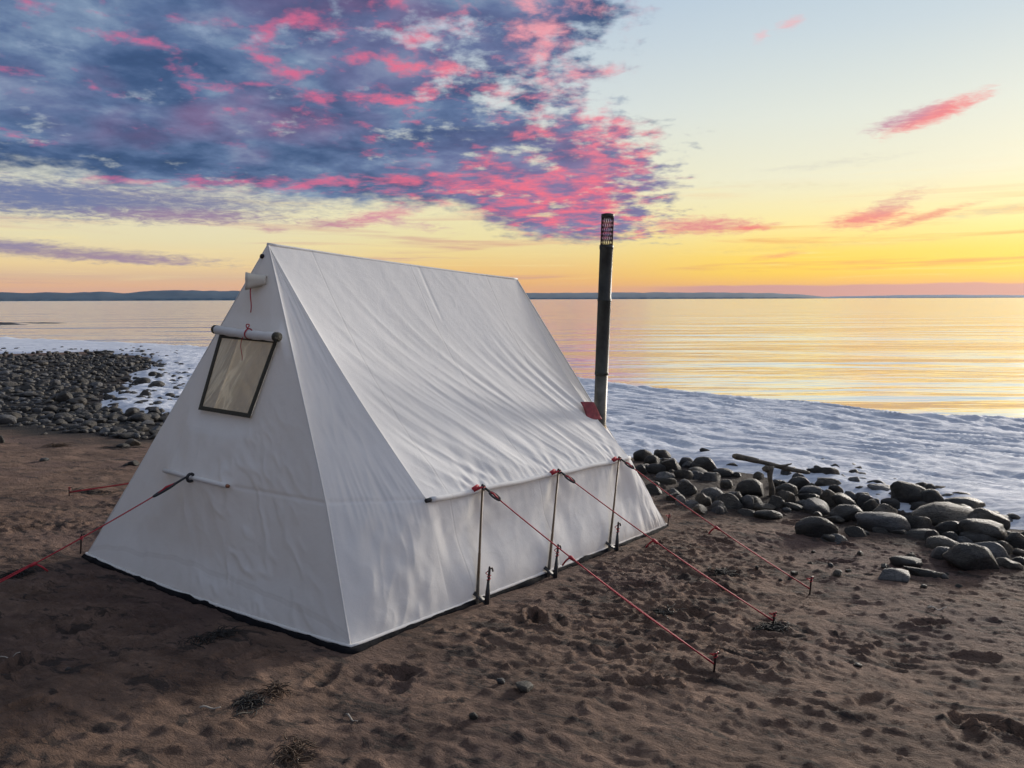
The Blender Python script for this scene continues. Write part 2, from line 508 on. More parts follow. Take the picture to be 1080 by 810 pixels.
    out = nt.nodes.new('ShaderNodeOutputWorld'); nt.links.new(ad.outputs[0], out.inputs['Surface'])
    w.cycles.sampling_method = 'MANUAL'; w.cycles.sample_map_resolution = 1024
build_world()

sd = bpy.data.lights.new('sun', 'SUN'); so = link(bpy.data.objects.new('sun', sd))
sd.energy = 4.2; sd.angle = R(10); sd.color = (1, .92, .83)
so.rotation_euler = Vector((math.sin(R(SUN_AZ)) * math.cos(R(SUN_EL)), math.cos(R(SUN_AZ)) * math.cos(R(SUN_EL)), math.sin(R(SUN_EL)))).to_track_quat('Z', 'Y').to_euler()

S.view_settings.view_transform = 'Standard'; S.view_settings.look = 'None'; S.view_settings.exposure = .16; S.view_settings.gamma = 1
S.render.engine = 'CYCLES'
S.cycles.use_denoising = True
S.cycles.max_bounces = 8; S.cycles.transparent_max_bounces = 12; S.cycles.volume_bounces = 0

# ------------------------------------------------------------------ materials
def mat_sand():
    m, nt, b = new_mat('beach_sand')
    tc = nt.nodes.new('ShaderNodeTexCoord'); ob = Sk(nt, tc.outputs['Object'])
    big = noise(nt, ob, .55, 4, .6, .3)
    mp = nt.nodes.new('ShaderNodeMapping'); mp.vector_type = 'TEXTURE'; mp.inputs['Rotation'].default_value = (0, 0, R(-28)); mp.inputs['Scale'].default_value = (1, 1 / 2.2, 1)
    nt.links.new(ob.s, mp.inputs[0]); st = Sk(nt, mp.outputs[0])
    mid = noise(nt, st, 2.6, 6, .65, .5)
    dk = noise(nt, st, 4.2, 7, .68, .8)
    fine = noise(nt, ob, 160, 4, .7)
    c = ramp(nt, mid, [(.3, (.10, .061, .045, 1)), (.48, (.215, .136, .097, 1)), (.68, (.345, .222, .158, 1))])
    c = mixc(nt, big.ss(.45, .65) * .55, c, (.170, .110, .100, 1))
    c = mixc(nt, dk.ss(.54, .61) * .8, c, (.045, .036, .033, 1))
    at = nt.nodes.new('ShaderNodeAttribute'); at.attribute_name = 'shingle'
    c = mixc(nt, Sk(nt, at.outputs['Fac']), c, (.022, .020, .019, 1))
    c = mixc(nt, fine.ss(.3, .75) * .55, c, mixc(nt, .5, c, (.02, .016, .014, 1)))
    setc(nt, b.inputs['Base Color'], c)
    b.inputs['Roughness'].default_value = .92; b.inputs['Specular IOR Level'].default_value = .25
    cr_ = noise(nt, st, 9, 6, .7, .6)._m('SUBTRACT', .5)._m('ABSOLUTE')
    h = noise(nt, st, 14, 8, .75, .5) * .050 + noise(nt, ob, 55, 6, .75) * .015 - cr_.ss(.10, .0) * .012 + noise(nt, ob, 420, 2, .6) * .0015
    bn = nt.nodes.new('ShaderNodeBump'); bn.inputs['Strength'].default_value = 1.; bn.inputs['Distance'].default_value = 1.
    nt.links.new(h.s, bn.inputs['Height']); nt.links.new(bn.outputs[0], b.inputs['Normal'])
    return m

def mat_ice():
    m, nt, b = new_mat('shore_ice')
    tc = nt.nodes.new('ShaderNodeTexCoord'); ob = Sk(nt, tc.outputs['Object'])
    mp = nt.nodes.new('ShaderNodeMapping'); mp.vector_type = 'TEXTURE'; mp.inputs['Rotation'].default_value = (0, 0, R(-7)); mp.inputs['Scale'].default_value = (1 / .4, 1 / 2.0, 1)
    nt.links.new(ob.s, mp.inputs[0]); st = Sk(nt, mp.outputs[0])
    n = noise(nt, st, 2.6, 9, .68, 1.0); n2 = noise(nt, ob, .35, 4, .6)
    c = ramp(nt, n, [(.32, (.43, .46, .54, 1)), (.5, (.60, .63, .69, 1)), (.65, (.84, .85, .87, 1))])
    c = mixc(nt, n2.ss(.5, .7) * .35, c, (.46, .49, .57, 1))
    setc(nt, b.inputs['Base Color'], c)
    b.inputs['Roughness'].default_value = .8; b.inputs['Specular IOR Level'].default_value = .12
    h = noise(nt, st, 5, 8, .70, .8) * .050 + noise(nt, ob, 28, 7, .78) * .018
    bn = nt.nodes.new('ShaderNodeBump'); bn.inputs['Strength'].default_value = .9; bn.inputs['Distance'].default_value = 1.
    nt.links.new(h.s, bn.inputs['Height']); nt.links.new(bn.outputs[0], b.inputs['Normal'])
    return m

def mat_water():
    m, nt, b = new_mat('sea_water')
    tc = nt.nodes.new('ShaderNodeTexCoord'); ob = Sk(nt, tc.outputs['Object'])
    mp = nt.nodes.new('ShaderNodeMapping'); mp.inputs['Rotation'].default_value = (0, 0, R(8)); mp.inputs['Scale'].default_value = (.28, 1., 1)
    nt.links.new(ob.s, mp.inputs[0]); st = Sk(nt, mp.outputs[0])
    b.inputs['Base Color'].default_value = (.95, .93, .88, 1); b.inputs['Metallic'].default_value = .88
    b.inputs['IOR'].default_value = 1.33
    b.inputs['Roughness'].default_value = .11
    h = noise(nt, st, .9, 3, .5, .3) * .15 + noise(nt, st, 3.2, 3, .5) * .022 + noise(nt, st, .13, 2, .5, .5) * 1.0
    bn = nt.nodes.new('ShaderNodeBump'); bn.inputs['Strength'].default_value = .75; bn.inputs['Distance'].default_value = 1.
    nt.links.new(h.s, bn.inputs['Height']); nt.links.new(bn.outputs[0], b.inputs['Normal'])
    return m

def mat_canvas(name, col=(.785, .785, .775), trans=.30):
    m, nt, b = new_mat(name)
    tc = nt.nodes.new('ShaderNodeTexCoord'); ob = Sk(nt, tc.outputs['Object'])
    n = noise(nt, ob, 1.6, 5, .6); n2 = noise(nt, ob, 9, 6, .7)
    c = ramp(nt, n, [(.3, tuple(v * .93 for v in col) + (1,)), (.7, tuple(min(1, v * 1.03) for v in col) + (1,))])
    c = mixc(nt, n2.ss(.58, .8) * .25, c, tuple(v * .78 for v in col) + (1,))
    spz = nt.nodes.new('ShaderNodeSeparateXYZ'); nt.links.new(ob.s, spz.inputs[0])
    splash = (Sk(nt, spz.outputs[2]) * -5. + noise(nt, ob, 14, 5, .7) * 1.5).ss(.1, 1.1)      # sand splashed on the foot of the walls
    c = mixc(nt, splash * .38, c, (.36, .28, .21, 1))
    ln = nt.nodes.new('ShaderNodeMath'); ln.operation = 'PINGPONG'; nt.links.new(spz.outputs[0], ln.inputs[0]); ln.inputs[1].default_value = .47
    st_ = Sk(nt, ln.outputs[0]).ss(.009, .004) * name.count('canvas')                           # sewn panel joins
    c = mixc(nt, st_ * .16, c, (.40, .38, .36, 1))
    setc(nt, b.inputs['Base Color'], c)
    b.inputs['Roughness'].default_value = .85; b.inputs['Specular IOR Level'].default_value = .2
    b.inputs['Sheen Weight'].default_value = .05
    weave = noise(nt, ob, 900, 2, .6) * .0005 + noise(nt, ob, 26, 4, .6) * .0014 + noise(nt, ob, 7, 3, .5, .6) * .0045 - st_ * .0008
    bn = nt.nodes.new('ShaderNodeBump'); bn.inputs['Strength'].default_value = .8; bn.inputs['Distance'].default_value = 1.
    nt.links.new(weave.s, bn.inputs['Height']); nt.links.new(bn.outputs[0], b.inputs['Normal'])
    tr = nt.nodes.new('ShaderNodeBsdfTranslucent'); tr.inputs[0].default_value = (.85, .80, .70, 1)
    nt.links.new(bn.outputs[0], tr.inputs['Normal'])
    mx = nt.nodes.new('ShaderNodeMixShader'); mx.inputs[0].default_value = trans
    nt.links.new(b.outputs[0], mx.inputs[1]); nt.links.new(tr.outputs[0], mx.inputs[2])
    out = [k for k in nt.nodes if k.type == 'OUTPUT_MATERIAL'][0]
    nt.links.new(mx.outputs[0], out.inputs['Surface'])
    return m

def mat_rock(name, dark, mid, light):
    m, nt, b = new_mat(name)
    tc = nt.nodes.new('ShaderNodeTexCoord'); ob = Sk(nt, tc.outputs['Object'])
    oi = nt.nodes.new('ShaderNodeObjectInfo'); rnd = Sk(nt, oi.outputs['Random'])
    av = nt.nodes.new('ShaderNodeVectorMath'); av.operation = 'ADD'
    nt.links.new(ob.s, av.inputs[0]); nt.links.new(vec(nt, rnd * 37., rnd * 11., rnd * 5.).s, av.inputs[1])
    v = Sk(nt, av.outputs[0])
    n = noise(nt, v, 2.2, 8, .7, .4); sp_ = noise(nt, v, 22, 5, .75)
    c = ramp(nt, n * .75 + (rnd - .5) * .22 + .125, [(.3, dark + (1,)), (.5, mid + (1,)), (.72, light + (1,))])
    c = mixc(nt, sp_.ss(.52, .72) * .5, c, tuple(v_ * 1.6 for v_ in light) + (1,))
    vn = noise(nt, v, 1.3, 5, .6, 1.)._m('SUBTRACT', .5)._m('ABSOLUTE')
    c = mixc(nt, vn.ss(.025, .0) * .5, c, tuple(v_ * .4 for v_ in dark) + (1,))
    setc(nt, b.inputs['Base Color'], c)
    b.inputs['Roughness'].default_value = .62; b.inputs['Specular IOR Level'].default_value = .4
    h = noise(nt, v, 5, 9, .75, .3) * .09 + noise(nt, v, 30, 5, .75) * .03 - vn.ss(.03, .0) * .03
    bn = nt.nodes.new('ShaderNodeBump'); bn.inputs['Strength'].default_value = .8; bn.inputs['Distance'].default_value = .5
    nt.links.new(h.s, bn.inputs['Height']); nt.links.new(bn.outputs[0], b.inputs['Normal'])
    return m

M_SAND = mat_sand(); M_ICE = mat_ice(); M_WATER = mat_water()
M_CANVAS = mat_canvas('white_canvas'); M_CANVAS2 = mat_canvas('white_canvas_hem', (.74, .72, .68), .1)
M_HOOD = mat_canvas('cream_hood', (.62, .57, .47), .1)
M_ROCK = mat_rock('dark_rock', (.012, .011, .010), (.030, .027, .023), (.075, .068, .056))
M_ROCKG = mat_rock('grey_rock', (.030, .031, .034), (.070, .070, .071), (.15, .147, .14))
M_ROCKB = mat_rock('brown_rock', (.024, .020, .015), (.055, .047, .036), (.13, .11, .085))
M_RED = simple('red_cord', (.40, .020, .032), .65, 0, .2, 200)
M_BLACK = simple('black_webbing', (.018, .018, .02), .6, 0, .2, 80)
M_SOD = simple('black_sod_cloth', (.008, .008, .010), .9, 0, .3, 12, .6, 40, .1)
M_OLIVE = simple('olive_binding', (.042, .040, .026), .75, 0, .2, 60)
M_POLE = simple('tan_pole', (.12, .075, .038), .6, 0, .2, 14)
M_PIPE = simple('blackened_steel', (.040, .042, .036), .58, .35, .3, 9, .25, 60)
M_PIPE2 = simple('bare_steel', (.12, .11, .09), .5, .5, .3, 9, .25, 60)
M_MESHM = simple('rusty_mesh', (.10, .055, .05), .6, .6, .3, 40)
M_WOOD = simple('weathered_wood', (.105, .088, .066), .8, 0, .35, 14, .9, 50)
M_STAKE = simple('dark_steel', (.03, .02, .02), .5, .6, .2, 50)
M_COPPER = simple('copper_tip', (.30, .13, .07), .4, .6, .2, 50)
M_TAN = simple('tan_stove_jack', (.50, .36, .20), .8, 0, .15, 20)
M_REDP = simple('red_patch', (.26, .045, .055), .75, 0, .2, 30)
M_WEED = simple('dry_seaweed', (.075, .045, .026), .85, 0, .4, 30)
M_WEEDK = simple('dark_seaweed', (.018, .015, .012), .8, 0, .4, 30)
M_HILL = simple('forested_hill', (.014, .030, .038), .95, 0, .3, .004)
# ------------------------------------------------------------------ SETTING: sand, ice, sea, hills, haze
def axis_coords(lo, a, b, hi, step, g):
    mid = np.arange(a, b, step)
    def out(start, end, s):
        r = []; d = step; v = start
        while (v < end if s > 0 else v > end):
            d *= g; v += d * s; r.append(v)
        return r
    return np.array(out(a, lo, -1)[::-1] + list(mid) + out(b, hi, 1))

gx = axis_coords(-420, -4.0, 5.0, 420, .0150, 1.04)
gy = axis_coords(-300, 1.6, 7.4, 90, .0150, 1.026)
X, Y = np.meshgrid(gx, gy)
Z = ground(X, Y)
SAND = (gx, gy, Z)
sand = grid_obj('sand', np.stack([X, Y, Z], -1), M_SAND); tag(sand, kind='structure')
#__SHINGLE__

def ice_base(x, y):
    p = SLX * (np.clip(x, -30, 30) - TX) + SLY * (np.clip(y, -8, 60) - TY)
    k = .1; lo = -.42; h = np.clip(.5 + .5 * (p - lo) / k, 0, 1)
    return lo * (1 - h) + p * h + k * h * (1 - h)
ixs = axis_coords(-90, -13, 13, 60, .06, 1.04)
iys = axis_coords(-40, 3, 24, 66, .06, 1.03)
X, Y = np.meshgrid(ixs, iys)
D = poly_sd(ICE, X, Y)
seasd = poly_sd(SEA, X, Y)
D2 = D + .55 * fbm(X * .55, Y * .55, 4, 61) + .12 * fbm(X * 3, Y * 3, 3, 62)
ca, sa = math.cos(R(-52)), math.sin(R(-52))
wx = X + .5 * perlin(X * .5, Y * .5, 71); wy = Y + .5 * perlin(X * .5, Y * .5, 72)
Q = wx * ca + wy * sa; Pp = -wx * sa + wy * ca
rid = fbm(Q * .45, Pp * 2.1, 5, 81, .55)
rid = np.clip(1 - np.abs(rid) * 3.0, -.4, 1)
Zi = ice_base(X, Y) + .045 * sstep(0, .5, D2) + sstep(0, .7, D2) * (.042 * rid + .032 * fbm(X * .5, Y * .5, 3, 91) + .015 * np.clip(1 - np.abs(fbm(Q * 1.6, Pp * 5, 4, 95)) * 4, -.5, 1))
Zi = Zi + .05 * np.exp(-((seasd + .5) / .45) ** 2) * (1 + .9 * fbm(X * 2, Y * 2, 3, 97)) * sstep(0, .3, D2)
Zi = Zi - .35 * sstep(0, .5, -D2)
kp = (D2[:-1, :-1] > -.6) | (D2[1:, 1:] > -.6)
ice = grid_obj('shore_ice', np.stack([X, Y, Zi], -1), M_ICE, keep=kp); tag(ice, kind='structure')

wxs = np.concatenate([-np.geomspace(10500, 30, 40), np.linspace(-25, 25, 11), np.geomspace(30, 10500, 40)])
X, Y = np.meshgrid(wxs, wxs)
Dw = poly_sd(SEA, X, Y)
sea = grid_obj('sea', np.stack([X, Y, np.full(X.shape, WATER_Z)], -1), M_WATER, keep=(np.maximum(np.maximum(Dw[:-1, :-1], Dw[1:, 1:]), np.maximum(Dw[:-1, 1:], Dw[1:, :-1])) > -40)); tag(sea, kind='structure')

def hills(prof, RR, depth, nu, seed, nm):
    """prof: list of (photo x, photo y of crest)"""
    A = [(azel(px, py)) for px, py in prof]
    azs = np.linspace(A[0][0], A[-1][0], nu)
    h = np.interp(azs, [a for a, e in A], [math.tan(R(e)) for a, e in A]) * RR
    h = np.maximum(h, 0)
    rows = []
    for v, hv in ((-.02, -.05), (0, .10), (.12, .30), (.3, .55), (.5, .8), (.75, .97), (1., 1.), (1.4, .85), (2., .4), (2.6, -.05)):
        r = RR - depth + v * depth + 30 * perlin(azs * 1.5, np.full(nu, v * 3.), seed)
        hh = h * hv * (r / RR) * (1 + .10 * perlin(azs * .9, np.full(nu, v * 2.), seed + 1) + .035 * fbm(azs * 6, np.full(nu, v * 6.), 3, seed + 2)) + CAMH * hv
        rows.append(np.stack([np.sin(np.radians(azs)) * r, np.cos(np.radians(azs)) * r, hh + WATER_Z], -1))
    o = grid_obj(nm, np.array(rows), M_HILL); tag(o, kind='structure')
    return o
hills([(-900, 305), (-400, 307), (-150, 306), (0, 308.3), (20, 308.9), (40, 308.6), (85, 308.2), (105, 307.6), (130, 308.9), (160, 306.9), (185, 306), (215, 306.5), (250, 307), (400, 308.5), (560, 309),
       (640, 308.4), (700, 308.2), (800, 308.8), (840, 310), (875, 313.4), (885, 314.6)], 5200, 900, 420, 101, 'hills')
hills([(780, 313.4), (860, 313), (950, 311.2), (1000, 310.8), (1080, 311.2), (1400, 310), (1900, 311), (2500, 314)], 9000, 900, 200, 111, 'hills')
# low rocky reef awash at the left
reefP = []
X, Y = np.meshgrid(np.linspace(-75, -38, 150), np.linspace(68, 96, 90))
rz = .34 * np.exp(-((X + 62) / 13) ** 2 - ((Y - 80 - .12 * (X + 62)) / 6) ** 2) * 1.2 + .22 * fbm(X * .22, Y * .35, 4, 121) - .17
reef = grid_obj('reef', np.stack([X, Y, WATER_Z + rz], -1), M_ROCK, keep=((rz[:-1, :-1] > -.08))); tag(reef, kind='structure')

HZ = 3.0e-5
m = bpy.data.materials.new('haze_air'); m.use_nodes = True; nt = m.node_tree; nt.nodes.clear()
pv = nt.nodes.new('ShaderNodeVolumePrincipled'); pv.inputs['Color'].default_value = (.24, .54, 1, 1); pv.inputs['Density'].default_value = HZ
pv.inputs['Anisotropy'].default_value = .1
om = nt.nodes.new('ShaderNodeOutputMaterial'); nt.links.new(pv.outputs[0], om.inputs['Volume'])
hb = MB(); hb.box((0, 0, 83), 11000, 11000, 86)
hz = hb.build('haze', m, None, False); tag(hz, kind='stuff')

# ------------------------------------------------------------------ TENT
def T(a, b, z):
    return np.array([a, -b, z - GA * a - GB * b])
tent = empty('wall_tent', (TX, TY, 0), YAW)
tag(tent, 'white canvas wall tent with a steep roof pitched on the sand', 'tent')
TM = Matrix.Translation((TX, TY, 0)) @ Matrix.Rotation(YAW, 4, 'Z'); TI = TM.inverted()
def tw(p): return TM @ Vector(p)
def lray(px, py):
    return TI @ CAM, (TI.to_3x3() @ ray(px, py))
def hit_plane(px, py, p0, n):
    o, d = lray(px, py); n = Vector(n); p0 = Vector(p0)
    return o + d * ((p0 - o).dot(n) / d.dot(n))
def near_line(px, py, A, B):
    """parameter along A-B (local) closest to the photo ray"""
    o, d = lray(px, py); A = Vector(A); e = Vector(B) - A; w = A - o
    a, b, c = e.dot(e), e.dot(d), d.dot(d); dd, ee = e.dot(w), d.dot(w)
    return (b * ee - c * dd) / (a * c - b * b)

RF, RB = T(RA1, 0, RH), T(RA2, 0, RH)
def corner(sa, sb):
    """points of one of the four corners: sa -1 front/+1 back, sb +1 right/-1 left"""
    ea = EA1 if sa < 0 else EA2; ba = BA1 if sa < 0 else BA2
    ra = RF if sa < 0 else RB
    E_ = T(ea, sb * EW, EH); F_ = T(ba, sb * BW, .012); FF = T(ea, sb * (BW + .012), .012)
    return ra, E_, F_, FF
# seam mid point seen at photo (345,530)
t_ = near_line(344.5, 531, RF, corner(-1, 1)[2])
o_, d_ = lray(344.5, 531)
pm = RF + (corner(-1, 1)[2] - RF) * t_
w_ = np.array(Vector(pm) - o_); dn = np.array(d_)
M1 = np.array(o_) + dn * (w_ @ dn) / (dn @ dn)
moff_a = M1[0] - pm[0]; moff_b = -(M1[1] - pm[1]); moff_z = M1[2] - pm[2]
def seam_mid(sa, sb):
    ra, E_, F_, FF = corner(sa, sb)
    p = ra + (F_ - ra) * t_
    return p + np.array([moff_a if sa < 0 else -moff_a, -sb * moff_b, moff_z])

def pl(P, prm):
    P = np.array(P); 
    return lambda v: np.stack([np.interp(v, prm, P[:, k]) for k in range(3)], -1)
def arc(P, prm, off):
    """polyline with a smooth offset added (zero at the ends)"""
    f = pl(P, prm); off = np.array(off)
    return lambda v: f(v) + np.sin(np.pi * np.clip(v, 0, 1))[:, None] * off

def smooth_pl(P, prm, w=.10):
    f = pl(P, prm)
    def g(v):
        s = 0; W = 0
        for d, q in ((-1, .25), (-.5, .5), (0, 1), (.5, .5), (1, .25)):
            dd = d * w * np.minimum(1, np.minimum(v, 1 - v) / w)
            s = s + f(v + dd) * q; W += q
        return s / W
    return g

def roof_edge(sa, sb):
    ra, E_, F_, FF = corner(sa, sb)
    k = 1.0 if sa < 0 else 2.5
    return arc([ra, E_], [0, 1], np.array([0, sb * .030 * k, -.022 * k]))     # sags a little inwards
def seam(sa, sb):
    ra, E_, F_, FF = corner(sa, sb)
    return smooth_pl([ra, seam_mid(sa, sb), F_], [0, VB, 1], .08)
VB = .66
def panel(name, Lf, Rf, nu, nv, disp, nrm, mat=None, keep=None, hem=True, Bf=None):
    u = np.linspace(0, 1, nu); v = np.linspace(0, 1, nv)
    L = Lf(v); Rr = Rf(v)
    P = L[:, None, :] * (1 - u)[None, :, None] + Rr[:, None, :] * u[None, :, None]
    U, V = np.meshgrid(u, v)
    nrm = np.array(nrm, float); nrm /= np.linalg.norm(nrm)
    d = disp(U, V, P)
    P = P + d[..., None] * nrm
    k = keep(P[:-1, :-1] * .5 + P[1:, 1:] * .5) if keep else None
    return grid_obj(name, P, mat or M_CANVAS, tent, keep=k), P

def folds(s, v, seed, ks=9, kv=1.3):
    w = s + .05 * perlin(s * 3, v * 2, seed + 3)
    a = perlin(w * ks, v * kv, seed); b = perlin(w * ks * 2.1, v * kv * 1.6, seed + 1); c = perlin(w * ks * 4.6, v * kv * 2.6, seed + 2)
    r = (1 - np.abs(b) * 2.2)
    return a * .8 + r * .35 + .25 * c

EAVE_U = []
for px_, py_ in ((505, 517), (585, 499), (649, 485)):
    EAVE_U.append(near_line(px_, py_, corner(-1, 1)[1], corner(1, 1)[1]))

for sb in (1, -1):
    ra, E_, F_, FF = corner(-1, sb); rb, Eb, Fb, FFb = corner(1, sb)
    n = np.cross(rb - ra, E_ - ra); n = n if n[2] > 0 else -n
    def dr(U, V, P, sb=sb):
        amp = .13 + .87 * sstep(.12, .75, V)
        sfold = U - .34 * V - .16 * V * V
        edge = sstep(0, .10, U) * sstep(1, .93, U)
        f = folds(sfold, V, 201 + sb, 7.0, 1.1)
        fine = perlin(sfold * 44, V * 3.2, 205)
        d = -.055 * np.sin(np.pi * V) * np.sin(np.pi * U) ** .5
        d = d + edge * amp * (.0165 * f + .002 * fine) * sstep(1.0, .93, V)
        for uu in EAVE_U:                              # puckers fanning out of the eave ties
            r = np.hypot((U - uu) * 2.4, (1 - V) * 1.45); th = np.arctan2((U - uu) * 2.4, (1 - V) * 1.45 + .02)
            d = d + .004 * np.exp(-r / .30) * np.sin(th * 9 + uu * 20) * sstep(.02, .1, r)
        d = d + .004 * edge * perlin(U * 50, V * 5, 207) * sstep(.85, .98, V)
        d = d - .003 * np.exp(-((U - .515 - .02 * V) / .006) ** 2) * sstep(.28, .2, V)      # short seam pucker under the ridge
        return d * sstep(0, .02, V)
    panel('roof_panel', roof_edge(-1, sb), roof_edge(1, sb), 300, 200, dr, n)
    # low side wall
    n2 = np.array([0, -sb, .12])
    def dwall(U, V, P, sb=sb):
        f = folds(U * 1.15 + .22 * V, V, 231 + sb, 4.2, 1.1)
        d = .055 * sstep(.3, .95, V) * np.sin(np.pi * np.clip(V, 0, 1)) ** .7 - .03 * np.sin(np.pi * V)
        env = np.sin(np.pi * V) ** .6
        d = d + .009 * f * env
        d = d + .002 * perlin(U * 40, V * 2.0, 236) * sstep(.5, .02, V) * sstep(0, .05, V)
        d = d + .004 * fbm(U * 8 + V * 4, V * 5, 2, 239) * env
        for uu in EAVE_U:
            d = d - .012 * np.exp(-((U - uu) / .04) ** 2) * env
            th = np.arctan2((U - uu) * 2.4, V * .64 + .03); r = np.hypot((U - uu) * 2.4, V * .64)
            d = d + .006 * np.exp(-r / .28) * np.sin(th * 7 + 1) * sstep(.02, .1, r)
        return d * sstep(0, .05, V) * sstep(0, .045, U) * sstep(1, .955, U)
    w1 = arc([E_, FF], [0, 1], np.array([0, 0, 0])); w2 = arc([Eb, FFb], [0, 1], np.array([0, 0, 0]))
    panel('side_wall', w1, w2, 240, 110, dwall, n2)
    for sa in (-1, 1):
        ra_, E2, F2, FF2 = corner(sa, sb)
        reu = roof_edge(sa, sb)
        def redge(v, reu=reu, E2=E2, FF2=FF2):
            up_ = reu(np.clip(v / VB, 0, 1)); lo = E2 + (FF2 - E2) * np.clip((v - VB) / (1 - VB), 0, 1)[:, None]
            return np.where((v <= VB)[:, None], up_, lo)
        nn = np.cross(F2 - ra_, E2 - ra_); c_ = np.array([0, 0, .8]); nn = nn if nn @ (E2 - c_) > 0 else -nn
        def dc(U, V, P, sa=sa, sb=sb):
            env = np.sin(np.pi * U) ** .8
            f = fbm(U * 3 + V * 4, V * 7 - U * 2, 2, 251 + sa + 3 * sb)
            low = sstep(.55, .8, V)
            d = env * (-.030 * np.sin(np.pi * np.clip(V / VB, 0, 1)) + .045 * np.sin(np.pi * np.clip((V - VB) / (1 - VB), 0, 1)) ** .8)
            d = d + env * (.007 + .011 * low) * f + env * (.002 + .002 * low) * (1 - np.abs(fbm(U * 3 - V * 4, V * 6 + U * 3, 2, 261)) * 4)
            d = d + .006 * env * perlin(U * 20, V * 6, 263) * sstep(.52, .64, V) * sstep(.8, .68, V)
            d = d - .007 * np.exp(-((V - VB) / .0045) ** 2) * sstep(0, .04, U)
            return d
        panel('corner_panel', seam(sa, sb), redge, 110, 240, dc, nn)

# end walls
FN = np.cross(corner(-1, -1)[2] - RF, corner(-1, 1)[2] - RF); FN = FN if FN[0] < 0 else -FN
FN = FN / np.linalg.norm(FN)
fu = np.array([0, -1, 0.]) ; fu = fu - FN * (fu @ FN); fu /= np.linalg.norm(fu)     # to the photo's right along the end wall
fv = np.cross(FN, fu); fv = fv if fv[2] > 0 else -fv                                  # up the end wall
def fp(px, py, off=0.):
    return np.array(hit_plane(px, py, RF + FN * off, FN))
def f2(p): p = p - RF; return p @ fu, p @ fv
WOFF = .035
WQ = [fp(233.5, 353.5, WOFF), fp(292.5, 359.0, WOFF), fp(263.5, 439.5, WOFF), fp(211.5, 431, WOFF)]
WQ2 = [f2(p) for p in WQ]
BAR1, BAR2 = fp(178, 497, .07), fp(244, 513, .07); BARC = (BAR1 + BAR2) / 2
BL = np.linalg.norm(BAR2 - BAR1)
def wall_disp(front):
    def d(U, V, P):
        q = P - (RF if front else RB)
        nrm = FN if front else np.array([-FN[0], FN[1], FN[2]])
        x, y = q @ fu, q @ fv
        env = np.sin(np.pi * U) ** .7
        d = env * (.035 * np.sin(np.pi * V)) + env * .05 * sstep(.85, 1, V)
        d = d + env * .012 * fbm(x * 1.6 + y * .8, y * 1.1 - x * .6, 4, 301) + env * .006 * (1 - np.abs(fbm(x * 2.4 + y, y * 1.4 - x, 3, 305)) * 4)
        if front:
            bx, by = f2(BARC)
            r = np.sqrt(((x - bx) / (BL * .8)) ** 2 + ((y - by) / .45) ** 2)
            d = d + .075 * np.exp(-r * r * 1.3)
            dx = np.maximum(np.abs(x - bx) - BL / 2, 0)
            d = d + .03 * np.exp(-np.hypot(dx, y - by) / .07)
            th = np.arctan2(y - by, x - bx)
            d = d + .007 * np.sin(th * 9) * np.exp(-r / .9) * sstep(.3, .6, r)
            e1x, e1y = f2(BAR2); e2x, e2y = f2(np.array(M1)); ly = e1y + (e2y - e1y) * (x - e1x) / (e2x - e1x)
            d = d - .006 * np.exp(-((y - ly) / .009) ** 2) * sstep(e1x, e1x + .05, x)
            cr = fbm(x * 3 + y * 3.2, (y * 1.2 - x * 1.5), 3, 311); d = d + .011 * env * np.clip(1 - np.abs(cr) * 5, 0, 1) * sstep(-.9, -1.3, y) * sstep(-.2, .4, x)
            m = sstep(-.16, -.02, poly_sd(WQ2, x, y))
            d = d * (1 - m) + WOFF * m * sstep(0, .07, U) * sstep(1, .93, U)
        return d
    return d
keepW = lambda C: poly_sd(WQ2, (C - RF) @ fu, (C - RF) @ fv) < .006
front_wall, _ = panel('end_wall', seam(-1, -1), seam(-1, 1), 220, 260, wall_disp(True), FN, keep=keepW)
panel('end_wall', seam(1, 1), seam(1, -1), 120, 120, wall_disp(False), np.array([-FN[0], FN[1], FN[2]]))

# seam tapes : ridge, corner seams
mb = MB()
mb.tube([tuple(RF + (RB - RF) * t + np.array([0, 0, .000 - .012 * math.sin(math.pi * t)])) for t in np.linspace(-.002, 1.002, 40)], .010, 10)
mb.build('ridge_seam', M_CANVAS, tent)
for sa in (-1, 1):
    for sb in (1, -1):
        q = seam(sa, sb)(np.linspace(.0, 1, 60))
        mb = MB(); mb.tube([tuple(p) for p in q], .0052, 6); mb.build('corner_seam', M_CANVAS2, tent)
# eave poles in their hem, with bare black ends
for sb in (1, -1):
    E1, E2 = corner(-1, sb)[1], corner(1, sb)[1]
    o_out = np.array([0, -sb * .008, -.004]); ax_ = (E2 - E1) / np.linalg.norm(E2 - E1)
    mb = MB(); mb.tube([tuple(E1 + o_out + (E2 - E1) * t + np.array([0, 0, -.007 * math.sin(math.pi * 4 * t) ** 2])) for t in np.linspace(.01, 1, 50)], .0165, 10); mb.build('eave_sleeve', M_CANVAS, tent)
    mb = MB(); mb.tube([tuple(E1 + o_out - ax_ * .012), tuple(E1 + o_out + (E2 - E1) * .03)], .0125, 10); mb.build('eave_pole', M_BLACK, tent)
